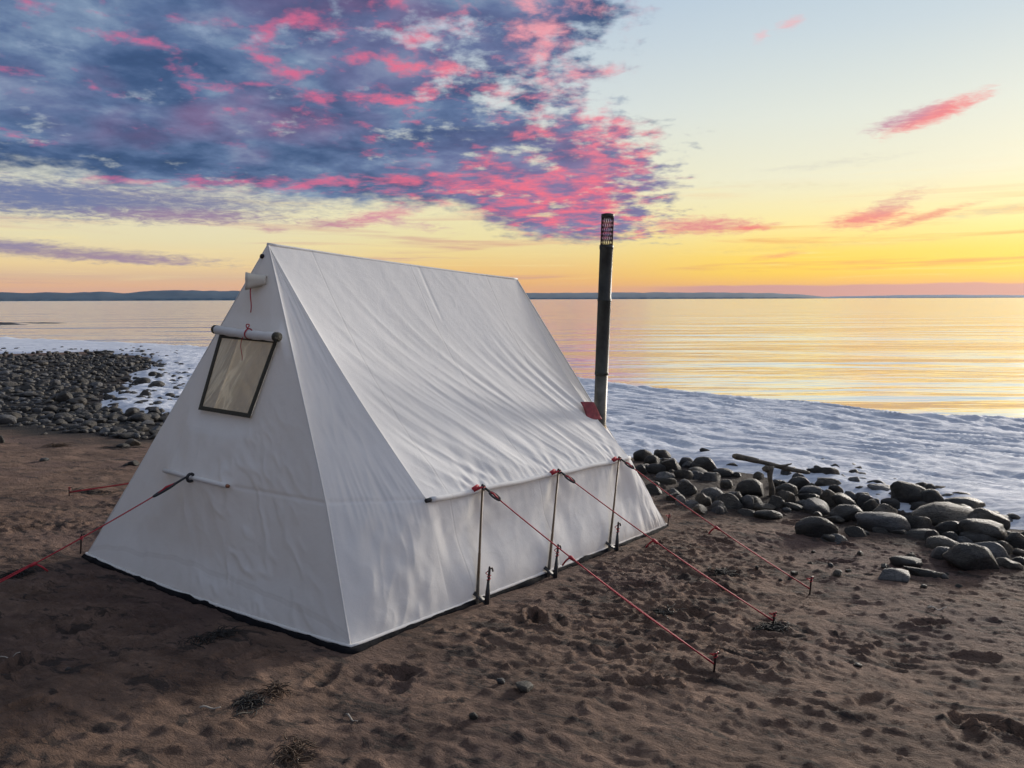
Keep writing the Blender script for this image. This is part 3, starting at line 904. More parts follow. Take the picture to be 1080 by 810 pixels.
# hem and sod cloth
def base_ring():
    pts = []
    cs = [(-1, -1), (-1, 1), (1, 1), (1, -1)]
    F = [corner(*c)[2] for c in cs]
    outs = [FN * np.array([1, 1, 0]), np.array([0, -1, 0.]), np.array([-FN[0], FN[1], 0]), np.array([0, 1, 0.])]
    bul = [.055, .012, .055, .012]
    for i in range(4):
        A, B = F[i], F[(i + 1) % 4]
        o = outs[i] / np.linalg.norm(outs[i])
        for t in np.linspace(0, 1, 70, endpoint=False):
            pts.append((A + (B - A) * t + o * bul[i] * math.sin(math.pi * t) ** .8, o))
    return pts
BR_ = base_ring()
mb = MB(); rows = []
nB = len(BR_)
for i in range(nB + 1):
    p, o = BR_[i % nB]
    o2 = BR_[(i + 3) % nB][1] + BR_[(i - 3) % nB][1] + o; o2 = o2 / np.linalg.norm(o2)
    w = .036 + .024 * perlin(np.array([i * .13]), np.array([.5]), 7)[0] + .012 * perlin(np.array([i * .6]), np.array([1.5]), 8)[0]
    row = []
    for k, (f, h) in enumerate(((-.06, .010), (0., .020), (.35, .022), (.75, .018), (1., .004), (1.02, -.03))):
        q = p + o2 * w * f; W = tw(q); g = gzf(W.x, W.y)
        row.append((q[0], q[1], g + h + .008 * perlin(np.array([i * .35]), np.array([k * .9]), 9)[0]))
    rows.append(row)
grid_obj('sod_cloth', np.array(rows), M_SOD, tent)
mb = MB(); mb.tube([tuple(BR_[i % nB][0] + BR_[i % nB][1] * .004 + np.array([0, 0, .012])) for i in range(nB + 1)], .010, 6, False); mb.build('hem', M_CANVAS2, tent)

# window : binding frame, clear pane, rolled flap with tie
def inset(Q, d):
    c = sum(Q) / 4
    return [p + (c - p) * d for p in Q]
def ring(Qo, Qi, off, th):
    v = []; f = []
    for Qx, o in ((Qo, off), (Qi, off), (Qi, off + th), (Qo, off + th)):
        v += [tuple(p + FN * o) for p in Qx]
    for r in range(4):
        for k in range(4):
            f.append((r * 4 + k, r * 4 + (k + 1) % 4, ((r + 1) % 4) * 4 + (k + 1) % 4, ((r + 1) % 4) * 4 + k))
    return v, f
c0 = sum(WQ) / 4
Qo = [c0 + (p - c0) * 1.035 for p in WQ]; Qi = [c0 + (p - c0) * .925 for p in WQ]
v, f = ring(Qo, Qi, .003, .006)
win = mesh_obj('window', v, f, M_OLIVE, tent, False)
m, nt, b = new_mat('clear_vinyl')
tc = nt.nodes.new('ShaderNodeTexCoord'); ob = Sk(nt, tc.outputs['Object'])
b.inputs['Base Color'].default_value = (.34, .28, .20, 1); b.inputs['Roughness'].default_value = .16; b.inputs['Specular IOR Level'].default_value = .7
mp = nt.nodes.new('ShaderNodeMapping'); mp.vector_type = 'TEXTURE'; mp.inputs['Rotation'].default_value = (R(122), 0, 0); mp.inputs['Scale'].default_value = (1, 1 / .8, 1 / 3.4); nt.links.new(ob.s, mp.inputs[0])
hgt = noise(nt, Sk(nt, mp.outputs[0]), 2.3, 4, .55, .8) * .02
bn = nt.nodes.new('ShaderNodeBump'); bn.inputs['Strength'].default_value = .8; bn.inputs['Distance'].default_value = 1.; nt.links.new(hgt.s, bn.inputs['Height']); nt.links.new(bn.outputs[0], b.inputs['Normal'])
tr = nt.nodes.new('ShaderNodeBsdfTransparent'); tr.inputs[0].default_value = (.90, .80, .64, 1)
mx = nt.nodes.new('ShaderNodeMixShader'); mx.inputs[0].default_value = .62; nt.links.new(tr.outputs[0], mx.inputs[1]); nt.links.new(b.outputs[0], mx.inputs[2])
nt.links.new(mx.outputs[0], [k for k in nt.nodes if k.type == 'OUTPUT_MATERIAL'][0].inputs[0])
cz = noise(nt, Sk(nt, mp.outputs[0]), 1.5, 4, .6, .9); setc(nt, b.inputs['Base Color'], ramp(nt, cz, [(.42, (.40, .34, .25, 1)), (.55, (.52, .45, .32, 1)), (.61, (.92, .80, .55, 1)), (.68, (.52, .45, .32, 1))]))  # pale streaks painted into the vinyl colour stand in for light caught on creases
M_VINYL = m
gu = np.linspace(0, 1, 40); gv = np.linspace(0, 1, 50)
Pw = np.zeros((50, 40, 3))
for i, vv in enumerate(gv):
    a_ = Qi[0] + (Qi[3] - Qi[0]) * vv; b_ = Qi[1] + (Qi[2] - Qi[1]) * vv
    for j, uu in enumerate(gu):
        env = math.sin(math.pi * uu) * math.sin(math.pi * vv)
        Pw[i, j] = (a_ + (b_ - a_) * uu) * 1.0 + FN * (.004 + env * .012 * float(fbm(np.array([uu * 2 + vv * 2.5]), np.array([vv * 1.2 - uu * 1.2]), 3, 401)[0]))
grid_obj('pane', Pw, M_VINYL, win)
RL1, RL2 = fp(227, 347.5, .085), fp(293, 355.5, .085)
mb = MB(); pts = [tuple(RL1 + (RL2 - RL1) * t + fv * (-.006 * math.sin(math.pi * t))) for t in np.linspace(0, 1, 24)]
mb.tube(pts, [.027 + .002 * math.sin(i * 1.3) for i in range(24)], 14)
flap = mb.build('rolled_flap', M_CANVAS, tent)
ax_ = (RL2 - RL1) / np.linalg.norm(RL2 - RL1)
for e, s_ in ((RL1, -1), (RL2, 1)):
    mb = MB(); mb.tube([tuple(e - ax_ * s_ * .022), tuple(e + ax_ * s_ * .004)], .029, 14)
    # spiral of the rolled edge on the end
    mb.tube([tuple(e + ax_ * s_ * .010 + (fu_ * math.cos(a) + FN * math.sin(a)) * (.006 + .0032 * a)) for a in np.linspace(0, 6, 24) for fu_ in (fv,)], .003, 5)
    mb.build('flap_binding', M_OLIVE, flap)
mid = RL1 + (RL2 - RL1) * .56
mb = MB(); mb.tube([tuple(mid + (fv * math.cos(a) + FN * math.sin(a)) * .030 + ax_ * .004 * math.sin(a * 2)) for a in np.linspace(0, 2 * math.pi, 20)], .0045, 6)
mb.tube([tuple(mid + FN * .02 + fv * (.028 + .026 * math.sin(a)) + ax_ * (.016 * math.sin(2 * a))) for a in np.linspace(0, math.pi, 14)], .0035, 5)
mb.tube([tuple(mid + FN * .036 - fv * (.03 + .14 * t) - ax_ * (.05 * t + .015 * math.sin(5 * t)) - FN * .05 * t) for t in np.linspace(0, 1, 14)], .0022, 5)
mb.build('flap_tie', M_RED, flap)
# ventilation hood below the peak, red cord
HC = fp(281, 296, .01)
hv = []; hf = []
ns = 22; nr = 8
hax = FN * .62 - fu * .66 - fv * .16; hax /= np.linalg.norm(hax)
h1 = fv - hax * (fv @ hax); h1 /= np.linalg.norm(h1); h2 = np.cross(hax, h1)
for r_ in range(nr + 1):
    t = r_ / nr
    for k in range(ns + 1):
        a = math.pi * (-.35 + 1.70 * k / ns)
        rad = .026 + .026 * t ** 1.3
        wob = 1 + .10 * math.sin(3 * a + 1) * t + .05 * math.sin(7 * a) * t
        c_ = HC + hax * (.125 * t * (1 + .10 * math.cos(a))) - h1 * .012 * t
        hv.append(tuple(c_ + (h2 * math.cos(a) * 1.05 + h1 * math.sin(a)) * rad * wob))
for r_ in range(nr):
    for k in range(ns):
        hf.append((r_ * (ns + 1) + k, r_ * (ns + 1) + k + 1, (r_ + 1) * (ns + 1) + k + 1, (r_ + 1) * (ns + 1) + k))
hood = mesh_obj('vent_hood', hv, hf, M_HOOD, tent)
md = hood.modifiers.new('thick', 'SOLIDIFY'); md.thickness = .006
lip = [hv[nr * (ns + 1) + k] for k in range(ns + 1)]
mb = MB(); mb.tube(lip, .0045, 8); mb.build('hood_rim', M_CANVAS2, hood)
mb = MB(); mb.tube([tuple(HC + FN * (.06 - .03 * t) - fu * (.062 + .006 * math.sin(6 * t) - .01 * t) - fv * (.045 + .17 * t)) for t in np.linspace(0, 1, 12)], .0036, 5); mb.build('hood_cord', M_RED, hood)
pk = fp(277, 270.5, .012)
mb = MB(); mb.tube([tuple(pk - FN * .02), tuple(pk + FN * .012)], [.018, .014], 12); mb.build('ridge_pole_end', M_STAKE, tent)
# pull-out bar on the end wall
mb = MB(); mb.tube([tuple(BAR1 + FN * .030), tuple(BARC + FN * .036), tuple(BAR2 + FN * .030)], .0145, 10); bar = mb.build('pull_out_bar', M_CANVAS2, tent)
mb = MB(); e_ = (BAR2 - BAR1) / BL; mb.tube([tuple(BAR2 + FN * .030), tuple(BAR2 + FN * .030 + e_ * .018)], [.0125, .009], 8); mb.build('bar_tip', M_COPPER, bar)
bs = BAR1 + (BAR2 - BAR1) * .50 + FN * .055
mb = MB()
mb.tube([tuple(bs + (fv * math.cos(a) + FN * math.sin(a)) * .023 - e_ * .0) for a in np.linspace(0, 2 * math.pi, 14)], .010, 6, False)
mb.build('bar_strap', M_BLACK, bar)
FRONT_TIE = tw(bs + FN * .03)

# poles and ties at the right eave
E1, E2 = corner(-1, 1)[1], corner(1, 1)[1]
F1_, F2_ = corner(-1, 1)[2], corner(1, 1)[2]
TIES = []; POLEB = []
for (pt, pb), uu in zip((((505, 517), (503, 637)), ((585, 499), (577, 605)), ((649, 485), (640, 577))), EAVE_U):
    top = E1 + (E2 - E1) * uu + np.array([0, -.034, 0])
    tb = near_line(*pb, F1_ + np.array([0, -.05, 0]), F2_ + np.array([0, -.05, 0]))
    bot = F1_ + (F2_ - F1_) * tb + np.array([0, -.05, 0]); bw = tw(bot); bot[2] = gzf(bw.x, bw.y) - .02
    mb = MB(); mb.tube([tuple(bot), tuple(top + np.array([0, 0, .022]))], .0078, 10)
    sp_ = mb.build('support_pole', M_POLE, tent)
    d_ = (top - bot) / np.linalg.norm(top - bot)
    mb = MB(); mb.tube([tuple(bot), tuple(bot + d_ * .10), tuple(bot + d_ * .32)], [.0105, .0105, .0092], 10); mb.build('pole_ferrule', M_WOOD, sp_)
    mb = MB(); mb.tube([tuple(top + np.array([0, 0, .018])), tuple(top + np.array([0, 0, .034]))], [.012, .007], 8); mb.build('pole_tip', M_BLACK, sp_)
    mb = MB()
    mb.box(top + np.array([-.050, .016, .016]), .026, .010, .013, (Vector((.95, 0, .2)).normalized(), Vector((0, 1, 0)), Vector((-.2, 0, .95)).normalized()))
    mb.tube([tuple(top + np.array([-.055, .012, .006])), tuple(top + np.array([-.02, -.004, .018])), tuple(top + np.array([0.012, -.012, .012]))], .008, 6)
    mb.build('eave_strap', M_RED, tent)
    mb = MB(); mb.tube([tuple(top + np.array([.012 * math.cos(a), -.012, .012 + .014 * math.sin(a)])) for a in np.linspace(0, 2 * math.pi, 12)], .005, 6, False)
    mb.build('eave_buckle', M_BLACK, tent)
    TIES.append(tw(top + np.array([0, -.02, .012]))); POLEB.append((bot, d_))

# ------------------------------------------------------------------ stakes
def make_stake(label, top, base, red=.30, r=.0058):
    base = Vector(base); top = Vector(top)
    g = empty('tent_stake', base); tag(g, label, 'stake', 'stakes holding the tent down')
    d = top - base; n = d.normalized()
    mb = MB(); mb.tube([n * -.10, d * .5, d * .96, d], [r * .7, r, r, r * .6], 8); mb.build('shaft', M_STAKE, g)
    s = n.orthogonal().normalized()
    mb = MB(); mb.tube([d * .93, d * .95 + s * .022, d * .86 + s * .030], r * .8, 6); mb.build('hook', M_STAKE, g)
    mb = MB(); b2 = n.cross(s)
    mb.tube([d * (.95 - red) + (s * math.cos(a) + b2 * math.sin(a)) * r * 1.4 + n * .003 * a for a in np.linspace(0, 12, 36)], .0026, 5)
    mb.tube([d * .9, d * .8 + b2 * .03, d * (.72) + b2 * .016 + s * .02], .0032, 5)
    mb.build('pull_loop', M_RED, g)
    return g
SL = ['stake with a red loop at the foot of the support pole nearest the tent door', 'stake with a red loop at the foot of the middle support pole', 'stake with a red loop at the foot of the support pole beside the stovepipe end']
SL[0] = 'stake with a red loop by the support pole closest to the near tent corner'
for (bot, d_), lb, dx in zip(POLEB, SL, (.05, .035, .06)):
    b0 = tw(bot + np.array([dx, -.035, .02])); t0 = tw(bot + np.array([dx + (.05 if dx > .04 else .06), -.02, .23]))
    b0.z = gzf(b0.x, b0.y)
    g = make_stake(lb, t0, b0, .35, .0075)
    mb = MB(); loc = lambda w: w - g.location
    wb = tw(bot + np.array([dx * .3, .035, .03])); mb.strip([Vector((0, 0, .005)), (loc(wb) * .5 + Vector((0, 0, .03))), loc(wb) + Vector((0, 0, .05))], .035, Vector((cy_, sy_, 0)))
    mb.tube([Vector((0, 0, 0)), (t0 - b0) * .3, (t0 - b0) * .62], [.016, .014, .009], 8)
    mb.build('webbing', M_BLACK, g)
def px_stake(label, bpx, tpx, **k):
    b0 = on_ground(*bpx); b0.z = gzf(b0.x, b0.y)
    r_ = ray(*tpx); t = (b0.y) / r_.y; t0 = CAM + r_ * t
    return make_stake(label, t0, b0, **k)
st_fl = px_stake('dark stake with a hooked top at the far left tent corner', (85, 584), (86, 563))
st_br = px_stake('short stake with a red top at the tent corner nearest the rocks', (704, 556), (706, 542))
st1 = px_stake('stake at the lower end of the guy line closest to the camera', (753, 712), (755, 688))
st2 = px_stake('stake at the lower end of the middle guy line, in dark debris', (815, 662), (817, 646))
st3 = px_stake('stake at the lower end of the guy line closest to the rocks', (854, 626), (856, 608))
st4 = px_stake('stake of the guy line on the far side of the tent, on open sand', (73, 524), (73, 514))

# ------------------------------------------------------------------ guy lines
def guy(label, A, B, slider, dbl=True, hookl=.16):
    A = Vector(A); B = Vector(B)
    g = empty('guy_line', B); tag(g, label, 'guy line', 'red guy lines of the tent')
    L = (B - A); n = L.normalized(); side = n.cross(Vector((0, 0, 1))).normalized(); up_ = side.cross(n)
    P = lambda t, s=0., u=0.: A + L * t - B + side * s + up_ * u + Vector((0, 0, -.03 * L.length / 2.5 * math.sin(math.pi * t)))
    h = hookl / L.length
    mb = MB(); mb.tube([P(t) for t in np.linspace(h * .8, 1, 24)], .0040, 6)
    if dbl: mb.tube([P(t, .010 * math.sin(math.pi * (t - slider) / (1 - slider)) + .004, .006) for t in np.linspace(slider, 1, 14)], .0036, 6)
    mb.build('cord', M_RED, g)
    mb = MB(); mb.tube([P(0), P(h * .35), P(h * .4)], [.007, .008, .005], 6)
    mb.tube([P(h * (.62 + .32 * math.cos(a)), .018 * math.sin(a)) for a in np.linspace(0, 2 * math.pi, 18)], .007, 6, False)
    mb.build('tensioner', M_BLACK, g)
    mb = MB(); mb.tube([P(h * .3), P(h * .55, .004, .01), P(h * .8)], .0065, 6); mb.build('strap_loop', M_RED, g)
    mb = MB()
    mb.tube([P(slider - .006), P(slider), P(slider + .02)], [.006, .012, .008], 6)
    if dbl:
        mb.tube([P(slider), P(slider - .012, .0, -.035), P(slider - .02, .004, -.075)], .0055, 5)
    mb.build('slider', M_RED, g)
    return g
def gtop(s, f=.25):
    return s.location + Vector((0, 0, .035))
guy('red guy line from the first support pole to the stake closest to the camera', TIES[0], gtop(st1), .44)
guy('red guy line from the middle support pole, with a dangling red tag', TIES[1], gtop(st2), .50)
guy('red guy line from the last support pole, reaching closest to the rocks', TIES[2], gtop(st3), .56)
fe = on_ground(-75, 662); fe.z = gzf(fe.x, fe.y) + .03
guy('red guy line pulling the bar on the window wall out over the shaded sand', FRONT_TIE, fe, .62, True, .22)
far_tie = tw(T((EA1 + EA2) / 2 + .2, -(EW + .02), EH))
guy('red guy line low over open sand on the far side of the tent', far_tie, gtop(st4), .6)

# ------------------------------------------------------------------ stovepipe
cra, cE, cF, cFF = corner(1, 1)
te_ = near_line(631, 446, cra, cE)
PE = cra + (cE - cra) * te_
dist_e = (tw(PE) - CAM).dot(ray(631, 446)) / ray(631, 446).length_squared
PBw = CAM + ray(632, 456) * (dist_e + .17)
ptop = CAM + ray(641, 226) * (PBw.y / ray(641, 226).y)
pd = ptop - PBw; rad = 6.6 / FPX * (PBw - CAM).length
pipe = empty('stovepipe', PBw); tag(pipe, 'tall black stovepipe with a mesh spark arrestor rising beside the tent', 'stovepipe')
n_ = pd.normalized()
mb = MB(); mb.tube([n_ * -.55, pd * .28], rad * 1.0, 20); mb.build('lower_section', M_PIPE2, pipe)
secs = [(.27, .62), (.61, .855)]
for i, (a_, b_) in enumerate(secs):
    mb = MB(); k_ = rad * (1.04 - .02 * i)
    mb.tube([pd * a_, pd * (a_ + .012), pd * (a_ + .014), pd * (b_ - .014), pd * (b_ - .012), pd * b_], [k_ * 1.05, k_ * 1.05, k_, k_, k_ * 1.05, k_ * 1.05], 22)
    mb.build('pipe_section', M_PIPE, pipe)
mb = MB()
s1 = n_.orthogonal().normalized(); s2 = n_.cross(s1); rm = rad * .93
for k in range(20):
    for sg in (1, -1):
        mb.tube([pd * (.855 + .135 * t) + (s1 * math.cos(a0) + s2 * math.sin(a0)) * rm for t in np.linspace(0, 1, 8) for a0 in (2 * math.pi * k / 20 + sg * 1.1 * t,)], .0026, 4)
mb.build('spark_arrestor', M_MESHM, pipe)
mb = MB(); mb.tube([pd * .845, pd * .862], rad * 1.09, 22); mb.build('collar', M_PIPE, pipe)
mb = MB(); mb.tube([pd * .985, pd * 1.0, pd * 1.004], [rad * .99, rad * .99, rad * .5], 20); mb.build('cap', M_PIPE, pipe)
# stove jack : a tan cloth boot round the pipe, sewn to a dark red patch on the tent's back corner
tp = TI @ PBw; tn = (TI.to_3x3() @ pd).normalized()
a1_ = tn.orthogonal().normalized(); a2_ = tn.cross(a1_)
mb = MB()
mb.tube([tp + tn * t for t in (-.40, -.22, -.10, -.02, .045, .065)], [rad * 1.9, rad * 1.65, rad * 1.42, rad * 1.22, rad * 1.10, rad * 1.06], 22, False)
o = mb.build('stove_jack', M_TAN, tent); md = o.modifiers.new('thick', 'SOLIDIFY'); md.thickness = .006
def at_edge(px, py, dd): return TI @ (CAM + ray(px, py) * (dist_e + dd))
q_ = [at_edge(612, 424, -.02), at_edge(626, 424, .05), at_edge(634, 442, .075), at_edge(620, 444, -.02)]
P_ = np.zeros((12, 12, 3))
for i, vv in enumerate(np.linspace(0, 1, 12)):
    for j, uu in enumerate(np.linspace(0, 1, 12)):
        p_ = (q_[0] * (1 - uu) + q_[1] * uu) * (1 - vv) + (q_[3] * (1 - uu) + q_[2] * uu) * vv
        P_[i, j] = p_ + Vector((.008 * math.sin(uu * 5 + vv * 3), 0, .006 * math.sin(vv * 6)))
o = grid_obj('stove_flap', P_, M_REDP, tent); md = o.modifiers.new('thick', 'SOLIDIFY'); md.thickness = .008
# ------------------------------------------------------------------ ROCKS
from mathutils import noise as mn
def rock_mesh(seed, sub=3, cuts=5, rough=.22):
    rr = random.Random(seed)
    bm = bmesh.new(); bmesh.ops.create_icosphere(bm, subdivisions=sub, radius=1.)
    off = Vector((rr.uniform(-50, 50), rr.uniform(-50, 50), rr.uniform(-50, 50)))
    pl_ = []
    for _ in range(cuts):
        n = Vector((rr.gauss(0, 1), rr.gauss(0, 1), rr.gauss(0, .8))).normalized(); pl_.append((n, rr.uniform(.45, .80), rr.uniform(.75, .97)))
    for v in bm.verts:
        p = v.co.copy()
        k = 1 + rough * mn.noise(p * 1.1 + off) + rough * .45 * mn.noise(p * 2.4 + off * 1.7) + rough * .16 * mn.noise(p * 6 + off)
        p *= k
        for n, d, s in pl_:
            e = p.dot(n) - d
            if e > 0: p -= n * e * s
        v.co = p
    mx = [max(abs(v.co[i]) for v in bm.verts) for i in range(3)]
    for v in bm.verts:
        v.co = Vector((v.co[i] / mx[i] for i in range(3)))
    me = bpy.data.meshes.new('rock'); bm.to_mesh(me); bm.free()
    me.polygons.foreach_set('use_smooth', [True] * len(me.polygons))
    return me
PROTO = {}
for sh, (cuts, rough) in {'rounded': (4, .20), 'blocky': (9, .20), 'angular': (10, .36)}.items():
    for mt, nm in ((M_ROCK, 'dark'), (M_ROCKG, 'grey'), (M_ROCKB, 'brown')):
        for k in range(4):
            me = rock_mesh(hash((sh, nm, k)) % 1 + len(PROTO) * 13 + 5, 3, cuts, rough); me.materials.append(mt)
            PROTO[(sh, nm, k)] = me
def place_rock(p, w, h, dep, rz, shape, tone, label, group, bury=.30, tilt=(0, 0), base=None):
    """p on the ground; w, h visible width and height in metres"""
    me = PROTO[(shape, tone, random.randrange(4))]
    o = link(bpy.data.objects.new('rock', me))
    zr = h / (2 - 2 * bury)
    o.scale = (w / 2, dep / 2, zr)
    o.rotation_euler = (tilt[0], tilt[1], rz)
    o.location = (p[0], p[1], (p[2] if base is None else base) + zr * (1 - 2 * bury))
    tag(o, label, 'rock', group)
    return o

ZR = []                                        # boulders of the pile on the right: (photo x, y centre, w, h)
def zz(ox, oy, L):
    k = 4.909
    for cx, cy, w, h in L: ZR.append((ox + cx / k, oy + cy / k, w / k, h / k))
zz(660, 460, [(90, 105, 90, 60), (190, 97, 80, 45), (140, 130, 85, 55), (155, 170, 95, 50), (232, 150, 100, 95), (80, 175, 60, 50), (310, 140, 70, 50), (405, 150, 130, 70), (370, 187, 90, 40),
  (440, 213, 90, 45), (500, 190, 100, 40), (290, 205, 100, 60), (200, 210, 100, 40), (200, 240, 110, 45), (300, 275, 120, 70), (140, 280, 80, 60), (258, 312, 90, 55), (395, 330, 85, 75), (440, 305, 110, 65),
  (350, 358, 105, 40), (485, 383, 75, 48), (530, 345, 130, 80), (580, 330, 80, 70), (650, 280, 150, 90), (650, 348, 110, 60), (715, 370, 110, 45), (765, 350, 100, 65), (828, 325, 90, 70), (829, 285, 100, 60),
  (865, 370, 85, 40), (735, 410, 120, 40), (640, 400, 90, 30), (940, 330, 110, 55), (980, 372, 125, 60), (985, 480, 185, 95), (1060, 535, 75, 35), (950, 290, 100, 40), (1050, 330, 80, 80), (1010, 200, 150, 70),
  (1045, 245, 110, 50), (900, 250, 120, 60), (555, 155, 80, 30), (1040, 180, 60, 28), (960, 265, 70, 40), (380, 385, 60, 25)])
NR0 = len(ZR)
zz(860, 480, [(110, 235, 145, 80), (105, 180, 60, 40), (180, 215, 70, 60), (250, 245, 90, 65), (292, 270, 85, 60), (353, 300, 135, 70), (385, 255, 80, 50), (480, 218, 150, 112), (555, 178, 85, 55), (592, 240, 110, 90),
  (545, 275, 80, 45), (342, 360, 225, 82), (170, 310, 160, 70), (100, 330, 80, 35), (502, 360, 140, 75), (665, 338, 280, 88), (735, 302, 115, 65), (770, 272, 190, 65), (880, 350, 172, 90), (700, 393, 118, 70),
  (848, 408, 178, 98), (440, 403, 90, 38), (555, 420, 130, 45), (341, 396, 75, 30), (212, 405, 95, 50), (100, 437, 115, 38), (686, 480, 165, 55), (655, 516, 112, 55), (812, 556, 215, 112), (846, 446, 138, 48),
  (900, 502, 142, 65), (760, 450, 80, 40), (465, 562, 128, 50), (412, 632, 145, 70), (555, 622, 178, 48), (966, 482, 75, 48), (985, 570, 118, 55), (1042, 446, 105, 62), (1062, 507, 55, 38), (1058, 556, 65, 40),
  (970, 340, 78, 35), (925, 310, 82, 40), (770, 230, 112, 48), (692, 230, 82, 42), (1070, 341, 42, 30), (350, 190, 132, 50), (210, 145, 75, 48), (250, 140, 70, 35), (320, 160, 92, 46), (150, 155, 80, 30),
  (940, 410, 72, 50), (986, 409, 60, 25), (880, 285, 46, 28), (495, 525, 40, 26)])
OWN = {   # index in ZR -> (shape, tone, label)
    4: ('blocky', 'dark', 'upright blocky dark rock among the cobbles just beyond the tent corner'),
    7: ('blocky', 'dark', 'broad dark rock at the ice edge between the tent and the driftwood post'),
    20: ('rounded', 'grey', 'small pale egg shaped cobble alone at the sand edge, below the angular rock'),
    21: ('angular', 'dark', 'wedge shaped dark rock with a sloping face, left of the driftwood post'),
    23: ('rounded', 'dark', 'large rounded dark boulder touching the left side of the driftwood post'),
    18: ('rounded', 'grey', 'grey boulder with a worn light top in the front row near the tent'),
    34: ('rounded', 'dark', 'long low rounded boulder lying out on the sand, in front of the pile'),
    38: ('angular', 'dark', 'leaning dark slab under the right end of the driftwood log'),
    NR0 + 0: ('blocky', 'dark', 'squarish dark boulder with a flat top in the middle of the pile'),
    NR0 + 5: ('angular', 'brown', 'brown rock with a pale sloping face in the middle of the pile'),
    NR0 + 7: ('angular', 'dark', 'tallest dark peaked boulder on the ice side of the pile'),
    NR0 + 11: ('rounded', 'grey', 'large flat purplish grey boulder bedded in the sand at the front of the pile'),
    NR0 + 15: ('blocky', 'brown', 'long flat topped brown slab lying across the pile'),
    NR0 + 18: ('rounded', 'brown', 'broad brown domed boulder at the right end of the pile'),
    NR0 + 20: ('angular', 'dark', 'steep dark boulder behind the biggest block, right end of the pile'),
    NR0 + 25: ('rounded', 'grey', 'pale flattened cobble just below the long low boulder'),
    NR0 + 27: ('rounded', 'grey', 'smooth pale grey stone beside the biggest block'),
    NR0 + 28: ('blocky', 'dark', 'biggest dark block shaped boulder standing on the sand at the right'),
    NR0 + 32: ('angular', 'dark', 'low dark stone on open sand with a tiny pale pebble behind it'),
    NR0 + 33: ('angular', 'grey', 'half buried grey stone standing farthest out on the open sand'),
    NR0 + 34: ('angular', 'dark', 'flat dark sliver of rock on open sand beside the half buried grey stone'),
    NR0 + 36: ('angular', 'brown', 'pale edged tilted stone right of the biggest block'),
}
placed = []
def zone(px):
    return ('just beyond the tent corner' if px < 722 else 'left of the driftwood post' if px < 800 else 'around the foot of the driftwood post' if px < 850 else
            'in the middle of the rock pile' if px < 935 else 'behind the long brown slab' if px < 985 else 'at the right end of the rock pile')
for i, (px, py, w, h) in enumerate(ZR):
    p = on_ground(px, py + h * .46)
    dpt = (p - CAM).length; mpp = dpt / FPX
    W, H = w * mpp * 1.13, h * mpp * 1.08
    if i in OWN: sh, tn, lb = OWN[i]
    else:
        sh = random.choice(('rounded', 'blocky', 'blocky', 'angular')); tn = random.choice(('dark', 'dark', 'dark', 'grey', 'brown'))
        sz = 'small' if W < .19 else 'medium' if W < .27 else 'large'
        lb = f'{sz} {sh} {tn} rock ' + zone(px)
    dep = W * random.uniform(.62, .95)
    view = Vector((p.x, p.y)).normalized()
    rz = math.atan2(view.y, view.x) - math.pi / 2 + random.uniform(-.3, .3)
    c = (p.x + view.x * dep * .42, p.y + view.y * dep * .42)
    g = gz(c[0], c[1])
    place_rock((c[0], c[1], g), W, H * .98, dep, rz, sh, tn, lb, 'boulders of the beach rock pile', .24, (random.uniform(-.12, .12), random.uniform(-.14, .14)), base=min(g, p.z) - .01)
    placed.append((c[0], c[1], W))
# small cobbles filling the pile
#__PILE__
PILE = [on_ground(*q) for q in ((668, 482), (720, 474), (800, 484), (880, 486), (960, 510), (1020, 528), (1085, 545), (1130, 570), (1130, 612), (1085, 610), (1050, 590), (1000, 572), (960, 573), (880, 560), (850, 545), (790, 545), (735, 545), (690, 533))]
PP = [(q.x, q.y) for q in PILE]
xs = [q[0] for q in PP]; ys = [q[1] for q in PP]
nfill = 0; tries = 0
while nfill < 102 and tries < 6000:
    tries += 1
    x, y = random.uniform(min(xs), max(xs)), random.uniform(min(ys), max(ys))
    if poly_sd(PP, np.array([x]), np.array([y]))[0] < 0: continue
    if any(math.hypot(x - a, y - b) < w * .20 for a, b, w in placed): continue
    W = random.uniform(.075, .19); sh = random.choice(('rounded', 'blocky', 'angular')); tn = random.choice(('dark', 'dark', 'grey', 'brown'))
    pxp = 540 + FPX * x / y
    place_rock((x, y, gz(x, y)), W, W * random.uniform(.45, .75), W * .8, random.uniform(0, 6), sh, tn, 'small ' + sh + ' ' + tn + ' cobble wedged between boulders ' + zone(pxp), 'cobbles between the boulders', .25)
    placed.append((x, y, W * 1.3)); nfill += 1

# left shore : rocks standing in the white ice, listed, then the cobble bed
LZ = [(825, 410, 65, 42), (900, 360, 100, 45), (815, 340, 90, 42), (870, 298, 45, 30), (970, 420, 65, 30), (820, 457, 95, 25), (910, 307, 35, 25), (1000, 357, 50, 20), (960, 297, 35, 12), (755, 520, 80, 55), (810, 550, 110, 45),
      (760, 685, 80, 38), (720, 640, 110, 32), (815, 612, 70, 30), (700, 705, 60, 25), (10, 672, 32, 42), (595, 590, 62, 22), (375, 430, 90, 60), (760, 800, 60, 34), (470, 335, 60, 35), (440, 395, 55, 40), (140, 285, 50, 25), (50, 355, 80, 22), (700, 385, 70, 30), (655, 468, 70, 22)]
LL = {0: 'round dark rock standing alone in the white ice patch, nearest its centre', 1: 'broad dark rock in the white ice patch, right of the cobble spit', 11: 'pale flat topped rock on the sand edge, close to the tent',
      12: 'flat dark rock on the sand edge just left of the pale one', 15: 'dark rock at the very left edge of the picture, on open sand', 14: 'small dark rock in front of the pale flat topped rock', 13: 'small brown rock behind the pale rocks near the tent wall',
      17: 'largest dark boulder in the left cobble bed', 9: 'dark boulder at the near edge of the white ice patch'}
